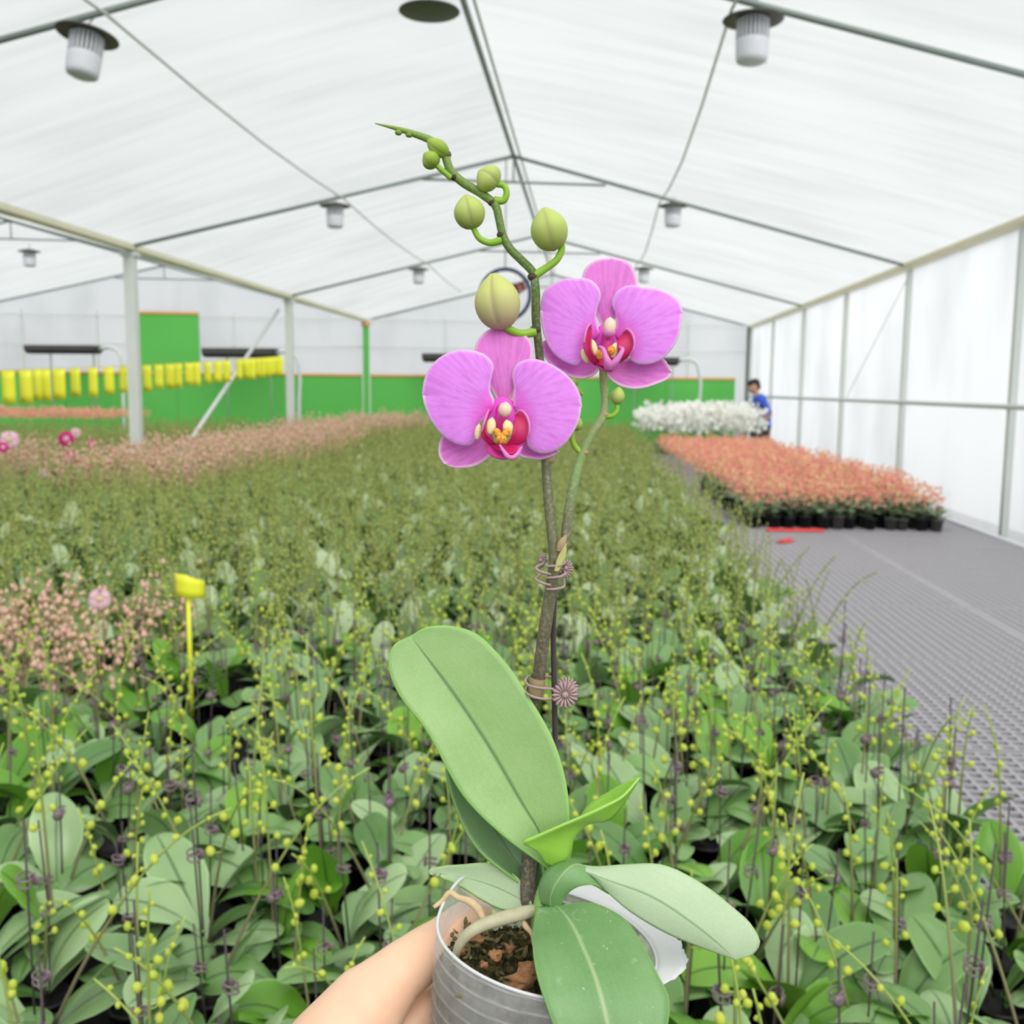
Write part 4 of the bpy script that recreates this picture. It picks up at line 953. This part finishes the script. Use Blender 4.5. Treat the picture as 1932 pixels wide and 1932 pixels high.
# ---------------- stake, spike, branch
put('stake', smooth_tube([(1052, 1785, 40), (1050, 1600, 64), (1048, 1420, 74), (1046, 1300, 62), (1044, 1180, 46), (1046, 1110, 32), (1046, 1040, 22)], [5.5]*7, 8, 40), MT['stake'])
spts = [(1004, 1760, 34), (996, 1690, 50), (1000, 1600, 78), (1000, 1450, 88), (1004, 1340, 76), (1014, 1290, 58), (1026, 1200, 30), (1038, 1120, 14), (1046, 1060, 4), (1040, 990, 0), (1033, 920, 6), (1030, 860, 14), (1026, 790, 20), (1022, 720, 22), (1017, 660, 16), (1011, 600, 6), (1010, 540, 2), (1006, 515, 2), (985, 492, 2), (960, 466, 0), (948, 442, 0), (942, 415, 0), (935, 388, 0), (912, 368, 0), (868, 340, 0), (850, 322, -2), (842, 300, -4), (838, 286, -4), (815, 266, -6), (785, 254, -8), (750, 243, -8), (708, 233, -8)]
srad = [15, 15, 15, 15, 15, 15, 14, 13, 13, 12.5, 12.5, 12.5, 11.5, 11, 10.5, 10, 9.5, 9.5, 9, 8.5, 8, 8, 8.5, 8, 8, 7.5, 8, 8.5, 8, 7.5, 5, 1]
gs = smooth_tube(spts, srad, 14, 150); put('flower_spike', gs, MT['spike'], tt=np.repeat(np.linspace(0, 1, 150), 14))
SPK = ORC.children[-1]
bpts = [(1050, 1062, -2), (1064, 1034, -4), (1070, 985, -2), (1082, 915, 2), (1098, 858, 4), (1116, 820, 4), (1138, 784, 4), (1142, 755, 6), (1139, 722, 10), (1138, 690, 20)]
gb = smooth_tube(bpts, [9, 9, 9.5, 9.5, 9, 8, 8.5, 8, 8, 8], 12, 60); put('side_branch', gb, MT['branch'], tt=np.repeat(np.linspace(0, 1, 60), 12))
for (x, y, z, r) in [(1005, 522, 1, 11), (946, 443, 0, 10), (929, 382, 0, 10), (858, 334, -1, 10), (1010, 622, 8, 12), (1034, 866, 14, 15), (1102, 853, 4, 9.5), (1141, 782, 4, 9.5), (842, 292, -4, 11)]:
    V, F = budgeo(8, 10); d = np.array([.95, .95, .7]); put('stem_node', (V*d*r*S*.95+Q((x, y, z)), F), MT['node'] if y < 870 and y > 300 and x < 1030 else MT['spike' if y < 300 else 'bract'], SPK)
put('bract', blade([(1046, 1078, -14), (1052, 1055, -16), (1066, 1030, -14)], [(1048, 1076, -12), (1056, 1052, -17), (1068, 1026, -14)], [(1054, 1078, -8), (1068, 1048, -8), (1068, 1026, -14)], 10, 6), MT['bract_green'], SPK, thick=.0006)
put('bract', blade([(1056, 1040, -12), (1062, 1028, -16), (1068, 1010, -12)], [(1050, 1040, -8), (1052, 1024, -12), (1068, 1008, -12)], [(1070, 1042, 0), (1074, 1022, -4), (1072, 1008, -8)], 10, 6), MT['bract'], SPK, thick=.0006)
put('bract', lathe(Q((1010, 1312, 66)), Q((1017, 1268, 52))-Q((1010, 1312, 66)), [(15.6*S, 0), (16*S, 8*S), (15.6*S, 30*S), (14.8*S, 40*S)], 16, closed=False), MT['bract'], SPK)
# ---------------- buds
def bud(bp, tp, wpx, mat, ped, pr, lab=None, spin=0.0):
    b, t = Q(bp), Q(tp); axv = t-b; L = np.linalg.norm(axv); n = 22; ns = 36
    pr_f = [(math.sin(math.pi*min(1, (u**.82)))**.62) for u in np.linspace(0, 1, n)]
    mx = max(pr_f); prof = [(max(1e-5, wpx*.5*S*p_/mx*(1-.04*math.sin(6*u))), L*u) for p_, u in zip(pr_f, np.linspace(0, 1, n))]
    prof[-1] = (wpx*.06*S, L); grv = []
    def rf(r, h, a, i):
        g_ = 0
        for q in range(3):
            d = (a-spin-q*2.094+math.pi) % (2*math.pi)-math.pi; g_ = max(g_, math.exp(-(d/.10)**2))
        grv.append(g_ if .12 < h/L < .97 else 0); lo = 1+.05*math.cos(3*(a-spin)+math.pi)
        return r*lo*(1-.075*g_*min(1, 3*(1-h/L)+.3))
    V, F = lathe(b, axv, prof, ns, rf)
    o = put('bud', (V, F), mat, SPK, tt=np.repeat(np.linspace(0, 1, n), ns), groove=np.array(grv))
    put('pedicel', smooth_tube(ped, [pr, pr*.85, pr*.8, pr*.75][:max(2, min(4, len(ped)))], 10, 24), MT['pedicel'], SPK)
    return o
bud((948, 623, -12), (930, 516, -24), 86, MT['bud_large'], [(1010, 626, 6), (985, 630, 0), (962, 622, -10), (948, 612, -12)], 9.5, spin=3.0)
bud((1046, 474, -4), (1026, 392, -16), 70, MT['bud_mid'], [(1008, 520, 2), (1030, 506, 2), (1052, 488, 0), (1060, 466, -2), (1054, 452, -4)], 8.5, spin=.8)
bud((893, 433, -4), (878, 368, -12), 59, MT['bud_mid'], [(946, 453, 0), (925, 458, 0), (905, 450, -2), (893, 430, -4)], 7.5, spin=3.1)
bud((938, 352, -2), (903, 322, -10), 54, MT['bud_mid'], [(933, 378, 0), (950, 378, -2), (956, 362, -4), (950, 350, -4), (938, 348, -4)], 7.5, spin=1.2)
bud((826, 313, -6), (800, 289, -12), 36, MT['bud_small'], [(852, 336, -2), (840, 326, -4), (830, 318, -6), (822, 310, -8)], 6.5, spin=.3)
bud((846, 292, -8), (806, 264, -14), 32, MT['bud_small'], [(846, 300, -4), (842, 292, -6), (838, 288, -8)], 6, spin=2.6)
bud((1163, 764, 0), (1168, 730, -4), 27, MT['bud_mid'], [(1144, 786, 4), (1156, 784, 0), (1164, 774, 0), (1164, 762, 0)], 5.5, spin=1)
bud((1082, 812, 2), (1094, 788, -2), 24, MT['bud_small'], [(1100, 856, 4), (1088, 846, 4), (1080, 830, 2), (1082, 810, 2)], 6.5, spin=2)
bud((1088, 730, 22), (1074, 712, 20), 18, MT['bud_small'], [(1100, 745, 22), (1094, 738, 22), (1086, 728, 22)], 4, spin=1)
for (x, y) in ((772, 249), (752, 245)):
    V, F = budgeo(8, 8); put('bud_scale', (V*np.array([1.2, 1, .8])*6*S*(1 if x > 745 else .7)+Q((x, y+5, -8)), F), MT['bud_small'], SPK)
# ---------------- flowers
def petal(parent, name, mat, conv, up, lo, mid, cen, z=(0, 0, 0), bulge=0, seed=0, nu=40, nv=22, ruffle=2.0, scale=125.):
    def cv(L, zs):
        n = len(L); return [conv(x, y)+(np.interp(i/(n-1), [0, .5, 1], zs[:3]),) for i, (x, y) in enumerate(L)]
    zt_ = z[2]
    V, F, UV, ed = blade(cv(mid, z), cv(up, (z[0], z[1]+z[3] if len(z) > 3 else z[1], z[2])), cv(lo, (z[0], z[1]+z[3] if len(z) > 3 else z[1], z[2])), nu, nv, bulge, ruffle, seed, ease=True)
    # narrow base counts as interior for the pale margin
    cq = Q((cen[0], cen[1], z[0])); rad = np.linalg.norm(V-cq, axis=1)/S
    ed = ed+np.clip((36-rad)/8, 0, 5)
    bx = conv(*mid[0]); tx = conv(*mid[-1]); ax0 = math.atan2(tx[1]-bx[1], tx[0]-bx[0]); pj = np.array([proj(v)[:2] for v in V]); bq = np.array(bx)-.25*(np.array(tx)-np.array(bx))
    an = (np.arctan2(pj[:, 1]-bq[1], pj[:, 0]-bq[0])-ax0+math.pi) % (2*math.pi)-math.pi
    o = obj(name, V, F, mat, parent, uv=UV, attrs={'edge': ed, 'rad': np.clip(rad/scale, 0, 1), 'ang': an}); solidify(o, .0005); return o
def c3(x, y): return (780+x/3.578, 470+y/3.578)
def c4(x, y): return (860+x/7.433, 620+y/7.433)
def c5(x, y): return (1060+x/10.733, 560+y/10.733)
def ell(parent, name, p, r, mat, tilt=None, n=(12, 14)):
    V, F = budgeo(*n); V = V/np.array([1, 1, 1.2]); A = np.array([Rt, Fw, Up])
    V = (V*np.array(r)*S)
    if tilt: c, s = math.cos(tilt), math.sin(tilt); V = np.column_stack([V[:, 0]*c+V[:, 2]*s, V[:, 1], -V[:, 0]*s+V[:, 2]*c])
    return obj(name, V@A+Q(p), F, mat, parent)
def flower(cen, conv, zz, P_):
    FLW = obj('flower', *smooth_tube(P_['col'], P_['colr'], 14, 16), MT['lip_mag'], ORC)
    Cz = zz
    ell(FLW, 'flower_heart', (cen[0], cen[1]-8, zz+9), (30, 5, 34), MT['heart'])
    for key, nm, mt, zs, bl in (('dors', 'sepal', 'sepal', (14, 20, 26), -5), ('ll', 'sepal', 'sepal', (12, 20, 22), 5), ('lr', 'sepal', 'sepal', (12, 20, 22), 5), ('pl', 'petal', 'petal', (4, -2, 10, -3), -7), ('pr', 'petal', 'petal', (4, -2, 10, -3), -7)):
        up, lo, md = P_[key]; petal(FLW, nm, MT[mt], conv, up, lo, md, cen, tuple(q+(Cz if i < 3 else 0) for i, q in enumerate(zs)), bl, hash(key) % 7+ord(key[0]))
    return FLW
F1 = flower((948, 790), c3, -28, dict(
    col=[(946, 772, -20), (948, 780, -34), (944, 792, -42), (942, 806, -40), (942, 822, -30)], colr=[11, 12, 9, 7, 6],
    pl=([(535, 1075), (545, 1020), (520, 960), (528, 860), (543, 790), (500, 725), (400, 685), (270, 688), (150, 755), (85, 850), (64, 950), (63, 985)],
        [(520, 1105), (470, 1150), (425, 1215), (415, 1290), (395, 1318), (330, 1325), (240, 1290), (170, 1230), (105, 1130), (70, 1030), (63, 985)], [(530, 1090), (300, 1020), (63, 985)]),
    pr=([(680, 1060), (672, 1000), (680, 930), (668, 845), (690, 785), (740, 752), (800, 742), (880, 757), (960, 795), (1040, 855), (1095, 920), (1125, 990), (1135, 1060)],
        [(690, 1085), (740, 1120), (775, 1200), (772, 1280), (765, 1320), (800, 1358), (860, 1378), (940, 1368), (1010, 1325), (1070, 1250), (1112, 1170), (1135, 1060)], [(690, 1070), (900, 1060), (1135, 1060)]),
    dors=([(575, 1040), (500, 900), (430, 760), (411, 690), (425, 630), (470, 572), (530, 535), (605, 524)], [(640, 1040), (720, 900), (790, 780), (806, 700), (795, 630), (760, 585), (690, 545), (605, 524)], [(608, 1040), (606, 780), (605, 524)]),
    ll=([(520, 1230), (400, 1205), (280, 1215), (195, 1262), (170, 1340), (172, 1392), (205, 1450)], [(545, 1310), (530, 1380), (480, 1430), (420, 1462), (340, 1477), (260, 1472), (205, 1450)], [(535, 1270), (370, 1360), (205, 1450)]),
    lr=([(680, 1230), (800, 1260), (900, 1300), (960, 1340), (985, 1372)], [(670, 1320), (712, 1395), (790, 1416), (860, 1420), (930, 1400), (985, 1372)], [(670, 1280), (830, 1340), (985, 1372)])))
F2 = flower((1148, 650), c3, 2, dict(
    col=[(1147, 632, 8), (1147, 640, -4), (1145, 652, -10), (1143, 668, -8), (1142, 688, 4)], colr=[11, 12, 9, 7, 6],
    pl=([(1255, 570), (1240, 500), (1232, 450), (1245, 380), (1265, 320), (1250, 262), (1210, 217), (1160, 196), (1100, 201), (1040, 197), (960, 228), (893, 270), (868, 330), (858, 410)],
        [(1230, 610), (1165, 630), (1150, 690), (1130, 760), (1108, 784), (1060, 776), (990, 742), (930, 682), (890, 602), (865, 500), (858, 410)], [(1240, 590), (1050, 480), (858, 410)]),
    pr=([(1365, 570), (1372, 500), (1365, 430), (1340, 372), (1350, 320), (1390, 272), (1470, 243), (1550, 260), (1640, 266), (1720, 296), (1792, 352), (1817, 430)],
        [(1380, 610), (1470, 630), (1492, 690), (1462, 750), (1500, 771), (1560, 779), (1640, 762), (1712, 712), (1760, 650), (1792, 580), (1805, 500), (1817, 430)], [(1370, 590), (1600, 500), (1817, 430)]),
    dors=([(1275, 540), (1235, 440), (1190, 300), (1138, 190), (1155, 138), (1200, 90), (1260, 65), (1340, 57)], [(1335, 540), (1380, 430), (1460, 300), (1514, 240), (1500, 170), (1470, 110), (1420, 74), (1340, 57)], [(1310, 540), (1322, 300), (1340, 57)]),
    ll=([(1250, 740), (1120, 700), (1000, 655), (920, 618), (882, 618), (862, 668)], [(1265, 795), (1220, 850), (1160, 873), (1070, 866), (990, 822), (920, 772), (878, 714), (862, 668)], [(1260, 770), (1060, 760), (862, 668)]),
    lr=([(1310, 760), (1400, 745), (1500, 735), (1600, 730), (1682, 735), (1724, 785), (1747, 832)], [(1275, 815), (1330, 882), (1400, 927), (1470, 944), (1560, 937), (1650, 907), (1720, 872), (1747, 832)], [(1290, 790), (1520, 830), (1747, 832)])))
def lipset(FLW, cv, zo, D):
    z_ = lambda L, zs: [cv(x, y)+(zo+np.interp(i/(len(L)-1), np.linspace(0, 1, len(zs)), zs),) for i, (x, y) in enumerate(L)]
    for a, b, zs, mt in D['lobes']:
        md = [((p[0]+q[0])/2, (p[1]+q[1])/2) for p, q in zip([tuple(v) for v in resample(a, 8)], [tuple(v) for v in resample(b, 8)])]
        g = blade(z_(md, zs), z_(a, [k+6 for k in zs]), z_(b, zs), 16, 8, 6, ease=False)
        o = obj('lip_lobe', g[0], g[1], MT[mt], FLW, uv=g[2]); solidify(o, .0006)
    for pts, zs, r in D['rims']: put('lobe_rim', smooth_tube(z_(pts, zs), r, 8, 24), MT['lip_rim'], None) if False else obj('lobe_rim', *smooth_tube(z_(pts, zs), r, 8, 24), MT['lip_rim'], FLW)
    for nm, (x, y), dz, r, mt, tl in D['ell']: ell(FLW, nm, cv(x, y)+(zo+dz,), r, MT[mt], tl)
    for pts, zs, r in D['ten']: obj('tendril', *smooth_tube(z_(pts, zs), r, 8, 20), MT['lip_rim'], FLW)
lipset(F1, c4, -28, dict(
    lobes=[([(470, 1140), (410, 1270), (365, 1400), (362, 1510), (420, 1590), (520, 1640)], [(480, 1180), (430, 1280), (415, 1400), (430, 1480), (490, 1540), (560, 1610)], [-30, -44, -50, -46, -36], 'lip'),
           ([(870, 1165), (960, 1170), (1020, 1290), (1030, 1420), (990, 1560), (900, 1620), (800, 1650)], [(830, 1220), (825, 1280), (815, 1380), (800, 1470), (780, 1530), (740, 1580), (700, 1640)], [-30, -46, -52, -48, -36], 'lip'),
           ([(410, 1620), (440, 1720), (530, 1800), (640, 1830), (760, 1830)], [(640, 1600), (860, 1640), (900, 1660), (880, 1720), (830, 1820)], [-28, -36, -46, -54, -60], 'lip_mag'),
           ([(480, 1600), (520, 1660), (580, 1700), (640, 1730)], [(800, 1620), (860, 1650), (850, 1710), (790, 1770)], [-34, -44, -54, -62], 'lip')],
    rims=[([(465, 1135), (430, 1220), (390, 1340), (362, 1450)], [-36, -52, -56, -52], [1.5, 2.4, 2.4, 1.4]), ([(830, 1220), (870, 1165), (930, 1155), (990, 1220), (1030, 1330), (1030, 1450), (990, 1570)], [-30, -38, -46, -52, -56, -56, -48], [1.4, 2.2, 2.4, 2.2, 2, 2, 1.2])],
    ell=[('anther_cap', (690, 1135), -42, (12.5, 10, 14), 'anther', .1), ('lip_inner', (492, 1370), -40, (9, 5, 16), 'cream', .15), ('lip_inner', (738, 1400), -40, (10, 5, 16), 'cream', -.25),
         ('callus', (590, 1470), -50, (7, 6, 11), 'callus', -.5), ('callus', (700, 1465), -50, (7, 6, 11), 'callus', .5), ('callus', (640, 1550), -54, (10, 6, 9), 'callus', 0), ('lip_wing', (310, 1450), -30, (6, 5, 15), 'cream', .15)],
    ten=[([(615, 1630), (680, 1730), (740, 1800), (800, 1810), (850, 1770), (930, 1650)], [-56, -66, -72, -74, -72, -64], [2, 3.2, 4.5, 4.5, 3.4, 1.6])]))
lipset(F2, c5, 2, dict(
    lobes=[([(570, 560), (490, 720), (450, 920), (460, 1080), (540, 1260), (680, 1390)], [(600, 620), (600, 760), (590, 900), (590, 1060), (660, 1200), (760, 1290)], [-26, -40, -46, -42, -32], 'lip'),
           ([(1220, 730), (1330, 660), (1420, 750), (1460, 900), (1430, 1090), (1330, 1220), (1180, 1330)], [(1180, 830), (1140, 900), (1130, 980), (1150, 1100), (1150, 1180), (1140, 1250), (1100, 1330)], [-26, -44, -48, -44, -32], 'lip'),
           ([(680, 1350), (760, 1440), (860, 1500), (960, 1520)], [(1140, 1330), (1120, 1400), (1080, 1460), (1000, 1520)], [-30, -40, -48, -52], 'lip_mag'),
           ([(560, 1190), (640, 1300), (760, 1380), (860, 1420)], [(1130, 1180), (1140, 1280), (1100, 1360), (1000, 1420)], [-26, -34, -42, -48], 'lip')],
    rims=[([(600, 640), (575, 545), (520, 610), (470, 780), (450, 930)], [-28, -36, -42, -46, -46], [1.4, 2.6, 2.4, 2, 1.2]), ([(1180, 830), (1230, 730), (1330, 655), (1420, 740), (1470, 880), (1450, 1060), (1360, 1200)], [-26, -32, -42, -48, -52, -52, -46], [1.2, 2, 2.6, 2.4, 2, 1.8, 1])],
    ell=[('anther_cap', (970, 600), -32, (12, 10, 17), 'anther', .08), ('anther_cap', (960, 720), -30, (13, 10, 10), 'lip_rim', 0), ('lip_inner', (650, 1030), -36, (6.5, 5, 16), 'cream', -.25), ('lip_inner', (1060, 1090), -36, (8, 5, 15), 'cream', .2),
         ('callus', (1000, 1080), -46, (7.5, 6, 9), 'callus', .2), ('callus', (770, 1180), -44, (6.5, 6, 10), 'callus', -.1), ('lip_wing', (470, 1200), -20, (7, 4, 14), 'cream', -.4)],
    ten=[([(760, 1010), (830, 1050), (880, 1180), (930, 1330), (950, 1420)], [-54, -62, -66, -64, -56], [2.6, 4.2, 5, 7.5, 9]), ([(1160, 1010), (1230, 1060), (1180, 1180), (1080, 1320), (960, 1420)], [-52, -62, -66, -64, -56], [1.6, 4, 5, 7, 9])]))

# ================================================================== CLIPS
def wire(pts, parent, nm='wire', r=2.6): return obj(nm, *smooth_tube(pts, r, 8, 40), MT['clip'], parent)
def rosette(parent, p, r, n, normal, petals=16, nm='flower_disc'):
    t, u, v = frame(np.asarray(normal, float)); c = Q(p); parts = []
    for k in range(petals):
        a = 2*math.pi*k/petals; e = math.cos(a)*u+math.sin(a)*v
        parts.append(tube([c+e*r*.25*S, c+e*r*.5*S+t*1.5*S, c+e*r*.85*S+t*2*S, c+e*r*1.0*S+t*.5*S], np.array([.035, .085, .125, .07])*r*S, 8))
    parts.append(lathe(c-t*2*S, t, [(.85*r*S, 0), (.85*r*S, 2*S)], 24)); parts.append(lathe(c, t, [(.26*r*S, 0), (.26*r*S, 3*S), (.16*r*S, 5.5*S), (.03*r*S, 6.2*S)], 14))
    return obj(nm, *join(parts), MT['clip'], parent)
K1 = empty('plant_clip', Q((1043, 1085, 0)), 'upper brown daisy clip ringing the stem, its discs seen edge-on', 'clip')
def w4(L): return [(980+x/14.86, 1020+y/14.86, z+8) for x, y, z in L]
wire(w4([(760, 560, 14), (640, 660, 4), (510, 720, -4), (470, 790, -14), (560, 860, -20), (700, 900, -22), (870, 945, -18)]), K1)
wire(w4([(620, 930, 14), (530, 1010, 4), (460, 1080, -12), (540, 1150, -20), (680, 1200, -22), (870, 1250, -18)]), K1)
wire(w4([(760, 720, -15), (900, 715, -20), (1100, 700, -20), (1230, 650, -12), (1270, 590, 0), (1240, 560, 14)]), K1)
wire(w4([(780, 1040, -15), (950, 1035, -20), (1130, 1010, -20), (1260, 950, -12), (1270, 880, 0), (1220, 820, 14)]), K1)
wire(w4([(760, 1360, -15), (900, 1365, -20), (1100, 1340, -18), (1240, 1290, -10), (1250, 1200, 2), (1220, 1080, 12)]), K1)
cd = -Fw
rosette(K1, (1066, 1072, 26), 19, 0, .55*Rt+.75*(-Fw)+.1*Up); rosette(K1, (1023, 1058, 28), 16, 0, -.9*Rt+.35*(-Fw)+.3*Up)
obj('spring', *smooth_tube(w4([(800, 1000, 22), (1000, 980, 26), (1200, 900, 22)]), 4, 8, 16), MT['clip'], K1)
K2 = empty('plant_clip', Q((1045, 1300, 0)), 'lower brown daisy clip with its disc facing forward beside the big leaf', 'clip')
wire([(1046, 1300, 40), (1020, 1298, 36), (998, 1293, 40), (991, 1284, 56), (998, 1276, 72), (1020, 1276, 82), (1046, 1278, 82)], K2)
wire([(1046, 1318, 40), (1020, 1318, 36), (1000, 1312, 38), (991, 1303, 54), (998, 1294, 74), (1020, 1296, 82), (1046, 1298, 82)], K2)
rosette(K2, (1066, 1311, 36), 26, 0, -Fw+.12*Rt+.1*Up); rosette(K2, (1071, 1296, 68), 22, 0, .25*Rt+.6*Up-.7*Fw)
obj('spring', *smooth_tube([(1050, 1304, 44), (1060, 1300, 56), (1066, 1298, 66)], 5, 8, 12), MT['clip'], K2)

# ================================================================== HAND
def hp(x, y, z, r): return (Q((x, y, z)), r*S*(1+z*S/D0))
chains = [[hp(560, 2080, -10, 100), hp(625, 1985, 0, 92), hp(690, 1902, 24, 78), hp(752, 1836, 58, 55), hp(812, 1792, 106, 49), hp(832, 1778, 126, 45), hp(880, 1740, 190, 40), hp(898, 1722, 214, 32)],      # thumb
    [hp(620, 2060, 70, 95), hp(720, 1985, 90, 62), hp(800, 1906, 120, 46), hp(870, 1876, 190, 42), hp(960, 1868, 260, 38), hp(1030, 1872, 270, 32)],     # index
    [hp(620, 2120, 80, 95), hp(735, 2040, 100, 58), hp(820, 1958, 130, 46), hp(890, 1940, 200, 43), hp(985, 1940, 268, 39), hp(1060, 1945, 270, 32)],     # middle
    [hp(620, 2190, 80, 90), hp(745, 2120, 100, 54), hp(830, 2036, 130, 44), hp(900, 2010, 200, 40), hp(985, 2010, 250, 36), hp(1045, 2015, 250, 30)],     # ring
    [hp(620, 2250, 80, 80), hp(760, 2200, 100, 48), hp(835, 2110, 130, 38), hp(900, 2080, 180, 34), hp(965, 2080, 215, 30), hp(1005, 2082, 215, 26)],     # little finger
    [hp(560, 2080, 10, 110), hp(540, 2160, 40, 130), hp(500, 2280, 20, 120), hp(430, 2460, -60, 118), hp(330, 2700, -160, 130)], [hp(560, 2080, 20, 100), hp(620, 2130, 70, 100), hp(600, 2240, 60, 100), hp(500, 2280, 20, 110)], [hp(600, 2010, 20, 80), hp(660, 2010, 70, 72), hp(690, 2060, 90, 70)]]
hand = body('hand', chains, MT['skin'], None, .0016, 7)
tag(hand, 'bare left hand holding the clear pot from the lower left', 'hand')
